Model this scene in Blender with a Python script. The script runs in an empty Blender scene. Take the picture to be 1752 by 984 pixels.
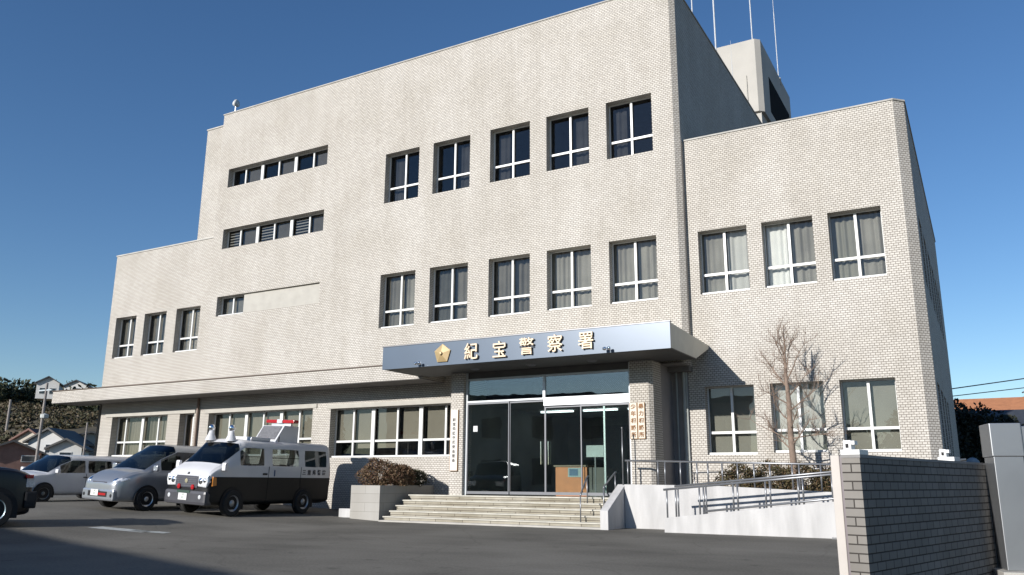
import bpy, bmesh, math, random
from mathutils import Vector, Matrix
random.seed(7)
R = math.radians
scene = bpy.context.scene
COL = scene.collection

# ------------------------------------------------------------------ camera
YAW, PITCH, ROLL = 0.516, 0.2325, 0.0062
cam_d = bpy.data.cameras.new('camera')
cam = bpy.data.objects.new('camera', cam_d); COL.objects.link(cam)
fw = Vector((-math.sin(YAW)*math.cos(PITCH), math.cos(YAW)*math.cos(PITCH), math.sin(PITCH)))
rt = Vector((math.cos(YAW), math.sin(YAW), 0)); up = rt.cross(fw)
r2 = rt*math.cos(ROLL) + up*math.sin(ROLL); u2 = -rt*math.sin(ROLL) + up*math.cos(ROLL)
M = Matrix((r2, u2, -fw)).transposed().to_4x4(); M.translation = Vector((7.350, -22.630, 0.964))
cam.matrix_world = M
cam_d.sensor_width = 36; cam_d.lens = 1402.6/1752*36
cam_d.clip_start = 0.1; cam_d.clip_end = 3000
scene.camera = cam
# ------------------------------------------------------------------ world and sun
SUN = Vector((-0.29, -1.0, 0.375)).normalized()
EL = math.asin(SUN.z); AZ = math.atan2(SUN.x, SUN.y)
w = bpy.data.worlds.new('World'); scene.world = w; w.use_nodes = True
nt = w.node_tree; nt.nodes.clear()
sky = nt.nodes.new('ShaderNodeTexSky'); sky.sky_type = 'NISHITA'; sky.sun_disc = False
sky.sun_elevation = EL; sky.sun_rotation = AZ % (2*math.pi)
sky.air_density = 1.0; sky.dust_density = 0.1; sky.ozone_density = 3.0; sky.altitude = 200
bg = nt.nodes.new('ShaderNodeBackground'); bg.inputs[1].default_value = 0.10
wo = nt.nodes.new('ShaderNodeOutputWorld')
hs = nt.nodes.new('ShaderNodeHueSaturation'); hs.inputs['Saturation'].default_value = 1.16; hs.inputs['Value'].default_value = 0.92; hs.inputs['Hue'].default_value = 0.505
nt.links.new(sky.outputs[0], hs.inputs['Color']); nt.links.new(hs.outputs[0], bg.inputs[0]); nt.links.new(bg.outputs[0], wo.inputs[0])
sl = bpy.data.lights.new('sun', 'SUN'); sl.energy = 5.0; sl.angle = R(0.5); sl.color = (1.0, 0.965, 0.92)
so = bpy.data.objects.new('sun', sl); COL.objects.link(so)
so.rotation_euler = (-SUN).to_track_quat('-Z', 'Y').to_euler()
vs = scene.view_settings; vs.view_transform = 'Standard'; vs.look = 'None'; vs.exposure = 0.4; vs.gamma = 1.0
vs.use_curve_mapping = False

# ------------------------------------------------------------------ materials
MATS = {}
def mat(name, col, rough=0.7, metal=0.0, var=0.12, scale=3.0, bump=0.0, bscale=60, spec=0.5, drip=False):
    if name in MATS: return MATS[name]
    if metal < 0.5: col = tuple(c*0.74 for c in col)
    m = bpy.data.materials.new(name); m.use_nodes = True; t = m.node_tree; b = t.nodes['Principled BSDF']
    b.inputs['Roughness'].default_value = rough; b.inputs['Metallic'].default_value = metal
    b.inputs['Specular IOR Level'].default_value = spec
    tc = t.nodes.new('ShaderNodeTexCoord')
    n = t.nodes.new('ShaderNodeTexNoise'); n.inputs['Scale'].default_value = scale; n.inputs['Detail'].default_value = 6
    if drip:
        mp = t.nodes.new('ShaderNodeMapping'); mp.inputs['Scale'].default_value = (1.6, 1.6, 0.3)
        t.links.new(tc.outputs['Object'], mp.inputs[0]); t.links.new(mp.outputs[0], n.inputs['Vector'])
    else: t.links.new(tc.outputs['Object'], n.inputs['Vector'])
    r = t.nodes.new('ShaderNodeValToRGB')
    r.color_ramp.elements[0].position = 0.3; r.color_ramp.elements[1].position = 0.7
    r.color_ramp.elements[0].color = [c*(1-var) for c in col] + [1]
    r.color_ramp.elements[1].color = [min(1, c*(1+var)) for c in col] + [1]
    t.links.new(n.outputs['Fac'], r.inputs[0]); t.links.new(r.outputs[0], b.inputs['Base Color'])
    if bump:
        n2 = t.nodes.new('ShaderNodeTexNoise'); n2.inputs['Scale'].default_value = bscale; n2.inputs['Detail'].default_value = 4
        t.links.new(tc.outputs['Object'], n2.inputs['Vector'])
        bp = t.nodes.new('ShaderNodeBump'); bp.inputs['Strength'].default_value = bump; bp.inputs['Distance'].default_value = 0.02
        t.links.new(n2.outputs['Fac'], bp.inputs['Height']); t.links.new(bp.outputs[0], b.inputs['Normal'])
    MATS[name] = m; return m

def tile_mat(name, c1, c2, mortar, bw, bh, ms, stain=0.16, rough=0.75, bump=0.4):
    m = bpy.data.materials.new(name); m.use_nodes = True; t = m.node_tree; b = t.nodes['Principled BSDF']; L = t.links.new
    b.inputs['Roughness'].default_value = rough; b.inputs['Specular IOR Level'].default_value = 0.15
    uv = t.nodes.new('ShaderNodeUVMap'); uv.uv_map = 'UVMap'
    br = t.nodes.new('ShaderNodeTexBrick'); br.inputs['Scale'].default_value = 1.0
    br.inputs['Brick Width'].default_value = bw; br.inputs['Row Height'].default_value = bh
    br.inputs['Mortar Size'].default_value = ms; br.inputs['Mortar Smooth'].default_value = 0.2
    br.inputs['Color1'].default_value = c1 + (1,); br.inputs['Color2'].default_value = c2 + (1,); br.inputs['Mortar'].default_value = mortar + (1,)
    L(uv.outputs[0], br.inputs['Vector'])
    # large soft weathering + fine vertical runs
    tc = t.nodes.new('ShaderNodeTexCoord')
    n = t.nodes.new('ShaderNodeTexNoise'); n.inputs['Scale'].default_value = 0.45; n.inputs['Detail'].default_value = 7; n.inputs['Roughness'].default_value = 0.62
    L(tc.outputs['Object'], n.inputs['Vector'])
    mp = t.nodes.new('ShaderNodeMapping'); mp.inputs['Scale'].default_value = (1.7, 1.7, 0.16); L(tc.outputs['Object'], mp.inputs[0])
    n2 = t.nodes.new('ShaderNodeTexNoise'); n2.inputs['Scale'].default_value = 1.0; n2.inputs['Detail'].default_value = 8; n2.inputs['Roughness'].default_value = 0.65
    L(mp.outputs[0], n2.inputs['Vector'])
    def ramp(src, lo, hi, p0, p1):
        r = t.nodes.new('ShaderNodeValToRGB'); r.color_ramp.elements[0].position = p0; r.color_ramp.elements[1].position = p1
        r.color_ramp.elements[0].color = lo + (1,); r.color_ramp.elements[1].color = hi + (1,); L(src, r.inputs[0]); return r.outputs[0]
    a = ramp(n.outputs['Fac'], (1-stain, 1-stain*1.1, 1-stain*1.3), (1, 1, 1), 0.3, 0.62)
    c = ramp(n2.outputs['Fac'], (1-stain*.75, 1-stain*.8, 1-stain*.9), (1, 1, 1), 0.28, 0.6)
    m1 = t.nodes.new('ShaderNodeMix'); m1.data_type = 'RGBA'; m1.blend_type = 'MULTIPLY'; m1.inputs[0].default_value = 1
    L(br.outputs['Color'], m1.inputs[6]); L(a, m1.inputs[7])
    m2 = t.nodes.new('ShaderNodeMix'); m2.data_type = 'RGBA'; m2.blend_type = 'MULTIPLY'; m2.inputs[0].default_value = 1
    L(m1.outputs[2], m2.inputs[6]); L(c, m2.inputs[7]); L(m2.outputs[2], b.inputs['Base Color'])
    bp = t.nodes.new('ShaderNodeBump'); bp.inputs['Strength'].default_value = bump; bp.inputs['Distance'].default_value = 0.006; bp.invert = True
    L(br.outputs['Fac'], bp.inputs['Height']); L(bp.outputs[0], b.inputs['Normal'])
    return m

def glass_mat(name, tint, refl=1.45, rough=0.0, opa=0.0):
    m = bpy.data.materials.new(name); m.use_nodes = True; t = m.node_tree; t.nodes.clear(); L = t.links.new
    o = t.nodes.new('ShaderNodeOutputMaterial'); tr = t.nodes.new('ShaderNodeBsdfTransparent'); tr.inputs[0].default_value = tint + (1,)
    g = t.nodes.new('ShaderNodeBsdfGlossy'); g.inputs['Roughness'].default_value = rough; g.inputs['Color'].default_value = (0.95, 0.97, 1, 1)
    # Schlick reflectance from |N.I|, the same for both faces of a thin pane
    ge = t.nodes.new('ShaderNodeNewGeometry'); dp = t.nodes.new('ShaderNodeVectorMath'); dp.operation = 'DOT_PRODUCT'
    L(ge.outputs['Normal'], dp.inputs[0]); L(ge.outputs['Incoming'], dp.inputs[1])
    def mth(op, a, b_=None):
        q = t.nodes.new('ShaderNodeMath'); q.operation = op
        for i_, v_ in enumerate((a, b_)):
            if v_ is None: continue
            if isinstance(v_, (int, float)): q.inputs[i_].default_value = v_
            else: L(v_, q.inputs[i_])
        return q.outputs[0]
    f0 = ((refl-1)/(refl+1))**2
    p5 = mth('POWER', mth('SUBTRACT', 1.0, mth('MINIMUM', mth('ABSOLUTE', dp.outputs['Value']), 1.0)), 5.0)
    fr_ = mth('ADD', mth('MULTIPLY', p5, 1-f0), f0)
    tc = t.nodes.new('ShaderNodeTexCoord'); n = t.nodes.new('ShaderNodeTexNoise'); n.inputs['Scale'].default_value = 1.1
    L(tc.outputs['Object'], n.inputs[0]); bp = t.nodes.new('ShaderNodeBump'); bp.inputs['Strength'].default_value = 0.04; bp.inputs['Distance'].default_value = 0.05
    L(n.outputs['Fac'], bp.inputs['Height']); L(bp.outputs[0], g.inputs['Normal'])
    mx = t.nodes.new('ShaderNodeMixShader'); L(fr_, mx.inputs[0]); L(tr.outputs[0], mx.inputs[1]); L(g.outputs[0], mx.inputs[2])
    L(mx.outputs[0], o.inputs[0]); return m

TILE = tile_mat('glazed_wall_tile', (0.545, 0.517, 0.474), (0.468, 0.443, 0.405), (0.145, 0.124, 0.105), 0.116, 0.062, 0.0070, 0.13)
GATEBRICK = tile_mat('gate_block', (0.25, 0.237, 0.222), (0.205, 0.195, 0.184), (0.055, 0.05, 0.046), 0.21, 0.084, 0.0065, 0.2, 0.75, 0.9)
WHITE = mat('white_frame_paint', (0.80, 0.80, 0.78), 0.4, 0, 0.04)
ALU = mat('aluminium', (0.62, 0.63, 0.64), 0.35, 0.7, 0.06)
DARKALU = mat('dark_aluminium', (0.16, 0.16, 0.17), 0.4, 0.6, 0.1)
CONC = mat('pale_concrete', (0.50, 0.48, 0.44), 0.85, 0, 0.14, 2.2, 0.3, 40)
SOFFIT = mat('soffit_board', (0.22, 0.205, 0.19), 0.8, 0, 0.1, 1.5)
ROOFM = mat('roof_membrane', (0.16, 0.155, 0.15), 0.85)
LINTEL = mat('lintel_render', (0.48, 0.455, 0.405), 0.75, 0, 0.07)
PANELG = mat('canopy_blue_panel', (0.105, 0.142, 0.195), 0.33, 0.15, 0.05, 0.8)
CREAM = mat('canopy_cream_side', (0.80, 0.74, 0.60), 0.6, 0, 0.06)
GLASS = glass_mat('window_glass', (0.84, 0.84, 0.82), 1.5)
DGLASS = glass_mat('door_glass', (0.80, 0.86, 0.84), 1.95)
CURT = mat('grey_curtain', (0.24, 0.23, 0.21), 0.95, 0, 0.18, 1.6)
CURTL = mat('pale_curtain', (0.42, 0.41, 0.38), 0.95, 0, 0.14, 1.6)
CURTW = mat('white_curtain', (0.80, 0.81, 0.80), 0.9, 0, 0.05, 1.6)
BLIND = mat('beige_blind', (0.335, 0.315, 0.265), 0.9, 0, 0.10, 0.9)
BLINDG = mat('green_grey_blind', (0.38, 0.38, 0.34), 0.9, 0, 0.08, 0.9)
INTER = mat('dark_interior', (0.045, 0.048, 0.055), 0.9, 0, 0.2)
GOLD = mat('gilded_letter', (0.80, 0.63, 0.44), 0.5, 0.1, 0.05)
EMB = mat('emblem_brass', (0.52, 0.38, 0.19), 0.45, 0.2, 0.1)
CHROME = mat('chrome', (0.85, 0.86, 0.88), 0.08, 1.0, 0.02)
STEEL = mat('handrail_steel', (0.22, 0.225, 0.235), 0.35, 0.6, 0.1)
WPLASTER = mat('white_plaster', (0.56, 0.55, 0.54), 0.75, 0, 0.14, 2.6, 0.2, 30, .3, True)
RUBBER = mat('tyre_rubber', (0.02, 0.02, 0.02), 0.85)
BLACKP = mat('black_plastic', (0.018, 0.018, 0.02), 0.6, 0, .1, 3, 0, 60, .25)

# ------------------------------------------------------------------ mesh builder
class MB:
    def __init__(s): s.v = []; s.f = []
    def poly(s, pts):
        n = len(s.v); s.v += [tuple(p) for p in pts]; s.f.append(tuple(range(n, n+len(pts)))); return s
    def box(s, x0, x1, y0, y1, z0, z1, skip=''):
        n = len(s.v)
        s.v += [(x0,y0,z0),(x1,y0,z0),(x1,y1,z0),(x0,y1,z0),(x0,y0,z1),(x1,y0,z1),(x1,y1,z1),(x0,y1,z1)]
        F = {'d':(3,2,1,0),'u':(4,5,6,7),'f':(0,1,5,4),'r':(1,2,6,5),'b':(2,3,7,6),'l':(3,0,4,7)}
        for k, q in F.items():
            if k not in skip: s.f.append(tuple(n+i for i in q))
        return s
    def obox(s, c, ux, hx, hy, z0, z1):      # oriented box: centre, unit x direction, half sizes
        ux = Vector((ux[0], ux[1])).normalized(); uy = Vector((-ux.y, ux.x)); n = len(s.v)
        for z in (z0, z1):
            for a, b in ((-1,-1),(1,-1),(1,1),(-1,1)):
                p = Vector((c[0], c[1])) + ux*hx*a + uy*hy*b; s.v.append((p.x, p.y, z))
        for q in ((3,2,1,0),(4,5,6,7),(0,1,5,4),(1,2,6,5),(2,3,7,6),(3,0,4,7)): s.f.append(tuple(n+i for i in q))
        return s
    def prism(s, pts, axis, a, b):           # pts 2D polygon extruded along axis from a to b
        def P(p, t): return {'x':(t,p[0],p[1]),'y':(p[0],t,p[1]),'z':(p[0],p[1],t)}[axis]
        n = len(s.v); k = len(pts)
        s.v += [P(p,a) for p in pts] + [P(p,b) for p in pts]
        s.f.append(tuple(n+i for i in range(k))[::-1]); s.f.append(tuple(n+k+i for i in range(k)))
        for i in range(k): j = (i+1) % k; s.f.append((n+i, n+j, n+k+j, n+k+i))
        return s
    def tube(s, pts, rad, seg=8):
        pts = [Vector(p) for p in pts]; rads = rad if isinstance(rad, (list, tuple)) else [rad]*len(pts)
        n = len(s.v)
        for i, p in enumerate(pts):
            d = (pts[min(i+1, len(pts)-1)] - pts[max(i-1, 0)]).normalized()
            a = d.cross(Vector((0,0,1))) if abs(d.z) < 0.95 else d.cross(Vector((1,0,0))); a.normalize(); b = d.cross(a)
            for k in range(seg):
                t = 2*math.pi*k/seg; q = p + (a*math.cos(t) + b*math.sin(t))*rads[i]; s.v.append(tuple(q))
        for i in range(len(pts)-1):
            for k in range(seg):
                k2 = (k+1) % seg; s.f.append((n+i*seg+k, n+i*seg+k2, n+(i+1)*seg+k2, n+(i+1)*seg+k))
        s.f.append(tuple(n+k for k in range(seg))); s.f.append(tuple(n+(len(pts)-1)*seg+k for k in range(seg))[::-1])
        return s
    def lathe(s, prof, o=(0,0,0), axis='z', seg=20):   # prof: (r, t)
        n = len(s.v); o = Vector(o)
        for r, t in prof:
            for k in range(seg):
                a = 2*math.pi*k/seg; c, d = r*math.cos(a), r*math.sin(a)
                p = {'z':(c,d,t),'y':(c,t,d),'x':(t,c,d)}[axis]; s.v.append(tuple(o+Vector(p)))
        for i in range(len(prof)-1):
            for k in range(seg):
                k2 = (k+1) % seg; s.f.append((n+i*seg+k, n+i*seg+k2, n+(i+1)*seg+k2, n+(i+1)*seg+k))
        return s
    def build(s, name, m, parent=None, smooth=False, bevel=0, fixn=True):
        me = bpy.data.meshes.new(name); me.from_pydata(s.v, [], s.f)
        if fixn or bevel:
            bm = bmesh.new(); bm.from_mesh(me)
            if bevel:
                bmesh.ops.remove_doubles(bm, verts=bm.verts, dist=1e-5)
                bmesh.ops.bevel(bm, geom=[e for e in bm.edges if len(e.link_faces) == 2 and e.calc_face_angle(0) > 0.5], offset=bevel, segments=2, affect='EDGES', profile=0.6)
            if fixn: bmesh.ops.recalc_face_normals(bm, faces=bm.faces)
            bm.to_mesh(me); bm.free()
        uvl = me.uv_layers.new(name='UVMap')
        for p in me.polygons:
            nn = p.normal
            if abs(nn.z) > 0.75: tx, ty = Vector((1,0,0)), Vector((0,1,0))
            else: tx = Vector((-nn.y, nn.x, 0)).normalized(); ty = Vector((0,0,1))
            for li in p.loop_indices:
                co = me.vertices[me.loops[li].vertex_index].co; uvl.data[li].uv = (co.dot(tx), co.dot(ty))
        if smooth:
            for p in me.polygons: p.use_smooth = True
        me.materials.append(m)
        o = bpy.data.objects.new(name, me); COL.objects.link(o)
        if parent: o.parent = parent
        return o

def tag(o, label=None, cat=None, group=None, kind=None):
    if label: o['label'] = label
    if cat: o['category'] = cat
    if group: o['group'] = group
    if kind: o['kind'] = kind
    return o
def thing(name, label, cat, loc=(0,0,0), rz=0, group=None):
    o = bpy.data.objects.new(name, None); COL.objects.link(o); o.location = loc; o.rotation_euler = (0,0,rz); o.empty_display_size = 0.3
    return tag(o, label, cat, group)
def centre(o, loc):      # move a world-space mesh's origin to loc
    d = Vector(loc); o.data.transform(Matrix.Translation(-d)); o.location = d; return o
def copy_tree(o, parent=None):
    c = o.copy(); COL.objects.link(c)
    if parent: c.parent = parent
    for ch in list(o.children): copy_tree(ch, c)
    return c

def text_mesh(body, size, m, name, parent=None, extrude=0.02, bold=0.0, loc=(0,0,0), sx=1.0, rot=(R(90),0,0)):
    cu = bpy.data.curves.new(name, 'FONT'); cu.body = body; cu.size = size; cu.extrude = extrude; cu.offset = bold
    cu.align_x = 'CENTER'; cu.align_y = 'CENTER'; cu.resolution_u = 3
    tmp = bpy.data.objects.new(name+'_tmp', cu); COL.objects.link(tmp)
    dg = bpy.context.evaluated_depsgraph_get(); me = bpy.data.meshes.new_from_object(tmp.evaluated_get(dg))
    bpy.data.objects.remove(tmp)
    if len(me.vertices):    # centre on its own box
        xs = [v.co.x for v in me.vertices]; ys = [v.co.y for v in me.vertices]
        me.transform(Matrix.Translation((-(min(xs)+max(xs))/2, -(min(ys)+max(ys))/2, 0)))
    me.transform(Matrix.Diagonal((sx,1,1,1)))
    me.materials.clear(); me.materials.append(m); me.name = name
    o = bpy.data.objects.new(name, me); COL.objects.link(o); o.location = loc; o.rotation_euler = rot
    if parent: o.parent = parent
    return o

def wall_sheet(mb, x0, x1, z0, z1, y, holes, d):
    xs = sorted(set([x0, x1] + [h[0] for h in holes] + [h[1] for h in holes]))
    zs = sorted(set([z0, z1] + [h[2] for h in holes] + [h[3] for h in holes]))
    for i in range(len(xs)-1):
        for j in range(len(zs)-1):
            cx, cz = (xs[i]+xs[i+1])/2, (zs[j]+zs[j+1])/2
            if any(h[0] < cx < h[1] and h[2] < cz < h[3] for h in holes): continue
            mb.poly([(xs[i],y,zs[j]),(xs[i+1],y,zs[j]),(xs[i+1],y,zs[j+1]),(xs[i],y,zs[j+1])])
    for a, b, c, e in [h[:4] for h in holes]:
        mb.poly([(a,y,c),(a,y,e),(a,y+d,e),(a,y+d,c)]); mb.poly([(b,y,c),(b,y+d,c),(b,y+d,e),(b,y,e)])
        mb.poly([(a,y,e),(b,y,e),(b,y+d,e),(a,y+d,e)]); mb.poly([(a,y,c),(a,y+d,c),(b,y+d,c),(b,y,c)])

# ------------------------------------------------------------------ ground
G0 = -0.19
def gz(x, y=0):
    return G0 + min(0.42, 0.045*max(0.0, -8.3-x))
ASPH = bpy.data.materials.new('asphalt'); ASPH.use_nodes = True
def mk_asphalt(m, c, crack=True):
    t = m.node_tree; b = t.nodes['Principled BSDF']; L = t.links.new; b.inputs['Roughness'].default_value = 0.85
    b.inputs['Specular IOR Level'].default_value = 0.08
    tc = t.nodes.new('ShaderNodeTexCoord')
    n1 = t.nodes.new('ShaderNodeTexNoise'); n1.inputs['Scale'].default_value = 0.35; n1.inputs['Detail'].default_value = 8
    n2 = t.nodes.new('ShaderNodeTexNoise'); n2.inputs['Scale'].default_value = 26; n2.inputs['Detail'].default_value = 5
    mp = t.nodes.new('ShaderNodeMapping'); mp.inputs['Scale'].default_value = (0.25, 1.4, 1); mp.inputs['Rotation'].default_value = (0,0,0.45)
    L(tc.outputs['Object'], mp.inputs[0])
    n3 = t.nodes.new('ShaderNodeTexNoise'); n3.inputs['Scale'].default_value = 1.0; n3.inputs['Detail'].default_value = 5
    L(tc.outputs['Object'], n1.inputs[0]); L(tc.outputs['Object'], n2.inputs[0]); L(mp.outputs[0], n3.inputs[0])
    ad = t.nodes.new('ShaderNodeMath'); ad.operation = 'MULTIPLY_ADD'; ad.inputs[1].default_value = 0.35; L(n2.outputs['Fac'], ad.inputs[0])
    ml = t.nodes.new('ShaderNodeMath'); ml.operation = 'MULTIPLY_ADD'; ml.inputs[1].default_value = 0.5; L(n1.outputs['Fac'], ml.inputs[0])
    m3 = t.nodes.new('ShaderNodeMath'); m3.operation = 'MULTIPLY'; m3.inputs[1].default_value = 0.16; L(n3.outputs['Fac'], m3.inputs[0])
    L(m3.outputs[0], ml.inputs[2]); L(ml.outputs[0], ad.inputs[2])
    r = t.nodes.new('ShaderNodeValToRGB'); r.color_ramp.elements[0].position = 0.34; r.color_ramp.elements[1].position = 0.66
    r.color_ramp.elements[0].color = [x*0.62 for x in c]+[1]; r.color_ramp.elements[1].color = [x*1.42 for x in c]+[1]
    L(ad.outputs[0], r.inputs[0])
    # hairline cracks and small oil spots
    wn = t.nodes.new('ShaderNodeTexNoise'); wn.inputs['Scale'].default_value = 1.3; L(tc.outputs['Object'], wn.inputs[0])
    wm = t.nodes.new('ShaderNodeMix'); wm.data_type = 'RGBA'; wm.inputs[0].default_value = 0.25; L(tc.outputs['Object'], wm.inputs[6]); L(wn.outputs['Color'], wm.inputs[7])
    vo = t.nodes.new('ShaderNodeTexVoronoi'); vo.feature = 'DISTANCE_TO_EDGE'; vo.inputs['Scale'].default_value = 0.42; L(wm.outputs[2], vo.inputs['Vector'])
    cr = t.nodes.new('ShaderNodeValToRGB'); cr.color_ramp.elements[0].position = 0.004; cr.color_ramp.elements[1].position = 0.012
    cr.color_ramp.elements[0].color = (0.90,0.90,0.90,1); cr.color_ramp.elements[1].color = (1,1,1,1); L(vo.outputs['Distance'], cr.inputs[0])
    sp = t.nodes.new('ShaderNodeTexNoise'); sp.inputs['Scale'].default_value = 2.3; sp.inputs['Detail'].default_value = 3; L(tc.outputs['Object'], sp.inputs[0])
    sr = t.nodes.new('ShaderNodeValToRGB'); sr.color_ramp.elements[0].position = 0.66; sr.color_ramp.elements[1].position = 0.74
    sr.color_ramp.elements[0].color = (1,1,1,1); sr.color_ramp.elements[1].color = (0.72,0.72,0.72,1); L(sp.outputs['Fac'], sr.inputs[0])
    k1 = t.nodes.new('ShaderNodeMix'); k1.data_type = 'RGBA'; k1.blend_type = 'MULTIPLY'; k1.inputs[0].default_value = 1; L(r.outputs[0], k1.inputs[6]); L(cr.outputs[0], k1.inputs[7])
    k2 = t.nodes.new('ShaderNodeMix'); k2.data_type = 'RGBA'; k2.blend_type = 'MULTIPLY'; k2.inputs[0].default_value = 1; L(k1.outputs[2], k2.inputs[6]); L(sr.outputs[0], k2.inputs[7])
    L(k2.outputs[2], b.inputs['Base Color'])
    bp = t.nodes.new('ShaderNodeBump'); bp.inputs['Strength'].default_value = 0.35; bp.inputs['Distance'].default_value = 0.01
    L(n2.outputs['Fac'], bp.inputs['Height']); L(bp.outputs[0], b.inputs['Normal'])
mk_asphalt(ASPH, (0.140, 0.132, 0.115))
mb = MB()
xs = [-600,-300,-150,-90,-60,-45,-36,-30,-26,-22,-18,-15,-12,-10,-8.3,-5,0,5,10,20,40,80,150,300,600]
ys = [-600,-300,-120,-60,-40,-30,-24,-20,-16,-12,-8,-4,0,4,12,25,50,100,200,400,700]
for i in range(len(xs)-1):
    for j in range(len(ys)-1):
        mb.poly([(x, y, gz(x, y)) for x, y in ((xs[i],ys[j]),(xs[i+1],ys[j]),(xs[i+1],ys[j+1]),(xs[i],ys[j+1]))])
tag(mb.build('ground', ASPH, fixn=False), kind='structure')
PAINT = mat('worn_road_paint', (0.50, 0.52, 0.50), 0.7, 0, 0.3, 14)
mb = MB()
for (x, y, l, wd, a) in ((-9.6, -10.35, 1.5, 0.42, 0.18), (-8.9, -10.15, 0.9, 0.30, 0.30), (-13.8, -11.0, 1.6, 0.13, 0.1)):
    c, s_ = math.cos(a), math.sin(a); q = []
    for u, v in ((-1,-1),(1,-1),(1,1),(-1,1)):
        X = x + u*l/2*c - v*wd/2*s_; Y = y + u*l/2*s_ + v*wd/2*c; q.append((X, Y, gz(X)+0.006))
    mb.poly(q)
tag(mb.build('road_marking', PAINT), kind='structure')

# ------------------------------------------------------------------ the police station
ST = thing('police_station', 'four storey pale tiled building with blue entrance canopy and rows of recessed windows', 'police station', (-10, 0, G0))
def part(mbx, name, m, parent=None, **k):
    o = mbx.build(name, m, None, **k); p = parent or ST
    o.parent = p
    o.matrix_parent_inverse = Matrix.Translation(-ST.location) if p is ST else Matrix()
    return o
# windows: x0,x1,z0,z1
MW = [(-10.94,-9.40),(-8.78,-7.21),(-6.39,-4.83),(-4.21,-2.67),(-2.06,-0.53)]
top_h = [(a,b,10.91,12.85) for a,b in MW]; mid_h = [(a,b,6.23,8.20) for a,b in MW]
str_h = [(-19.40,-13.85,13.02,13.85),(-19.40,-13.85,10.31,11.16),(-19.40,-13.85,7.45,8.27)]
XR, ZT = 0.30, 16.47
mb = MB(); wall_sheet(mb, -20.0, XR-0.15, 4.2, ZT, 0.0, top_h+mid_h+str_h, 0.35)
mb.poly([(XR-0.15,0,4.2),(XR,0.15,4.2),(XR,0.15,ZT),(XR-0.15,0,ZT)])
part(mb, 'front_wall', TILE, fixn=False)
mb = MB(); mb.poly([(XR,0.15,4.2),(XR,18,4.2),(XR,18,ZT),(XR,0.15,ZT)]); mb.poly([(-20,18,4.2),(-20,0,4.2),(-20,0,ZT),(-20,18,ZT)])
mb.poly([(XR,18,-.3),(-20,18,-.3),(-20,18,ZT),(XR,18,ZT)])
part(mb, 'side_wall', TILE, fixn=False)
mb = MB(); mb.prism([(-19.95,.05),(XR-0.2,.05),(XR-.05,0.2),(XR-.05,17.95),(-19.95,17.95)], 'z', ZT-0.4, ZT-0.38)
part(mb, 'roof', ROOFM)
mb = MB(); mb.prism([(-20.03,-0.03),(XR-0.14,-0.03),(XR+0.03,0.14),(XR+0.03,18.03),(XR-0.15,18.03),(XR-0.15,0.2),(-19.8,0.2),(-19.8,18),(-20.03,18)], 'z', ZT, ZT+0.045)
part(mb, 'coping', CONC)
# stair block slightly set back on the left
mb = MB(); mb.box(-21.6, -20.001, 0.5, 14, 4.2, 16.28); part(mb, 'stair_block_wall', TILE)
mb = MB(); mb.box(-21.63, -20.031, 0.47, 14, 16.28, 16.34); part(mb, 'coping', CONC)
# left wing
lh = [(-25.98,-24.58,6.17,8.01),(-24.03,-22.59,6.17,8.02),(-21.96,-20.48,6.17,8.04)]
mb = MB(); wall_sheet(mb, -26.45, -20.0, 4.2, 10.92, 0.10, lh, 0.35)
mb.poly([(-26.45,12,-.3),(-26.45,0.1,-.3),(-26.45,0.1,10.92),(-26.45,12,10.92)]); mb.poly([(-20,12,4.2),(-26.45,12,4.2),(-26.45,12,10.92),(-20,12,10.92)])
mb.poly([(-26.45,.1,10.6),(-20,.1,10.6),(-20,12,10.6),(-26.45,12,10.6)])
part(mb, 'left_wing_wall', TILE, fixn=False)
mb = MB(); mb.box(-26.48, -20.0, 0.07, 0.35, 10.92, 10.98).box(-26.48, -26.2, 0.35, 12, 10.92, 10.98); part(mb, 'coping', CONC)
# ground floor wall
gh = [(-25.30,-21.72,1.90,3.57),(-20.98,-20.12,1.30,3.57),(-19.28,-13.80,1.85,3.53),(-12.95,-7.62,1.75,3.47)]
mb = MB(); wall_sheet(mb, -26.1, -6.87, -0.4, 4.2, 0.0, gh, 0.40)
mb.poly([(-26.1,0.1,-.4),(-26.1,0,-.4),(-26.1,0,4.2),(-26.1,0.1,4.2)])
part(mb, 'ground_floor_wall', TILE, fixn=False)
mb = MB()
for a, b, z in ((-25.75,-20.05,3.57),(-19.5,-13.6,3.53),(-13.1,-6.9,3.47)): mb.box(a, b, -0.035, 0.0, z+0.001, z+0.15)
part(mb, 'lintel', LINTEL)
# eave
mb = MB(); mb.box(-27.80, -8.05, -1.25, 0.3, 4.17, 4.66, skip='d'); part(mb, 'eave', TILE)
mb = MB(); mb.box(-27.83, -8.05, -1.28, -1.1, 4.662, 4.70); part(mb, 'eave_flashing', mat('brown_flashing', (0.12,0.085,0.06), 0.5))
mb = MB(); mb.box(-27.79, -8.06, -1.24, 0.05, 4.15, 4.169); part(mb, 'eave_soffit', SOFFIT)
mb = MB(); mb.tube([(-19.85,-0.08,G0),(-19.85,-0.08,4.15)], 0.05); part(mb, 'drainpipe', mat('brown_pipe', (0.22,0.15,0.11), 0.5))
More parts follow.
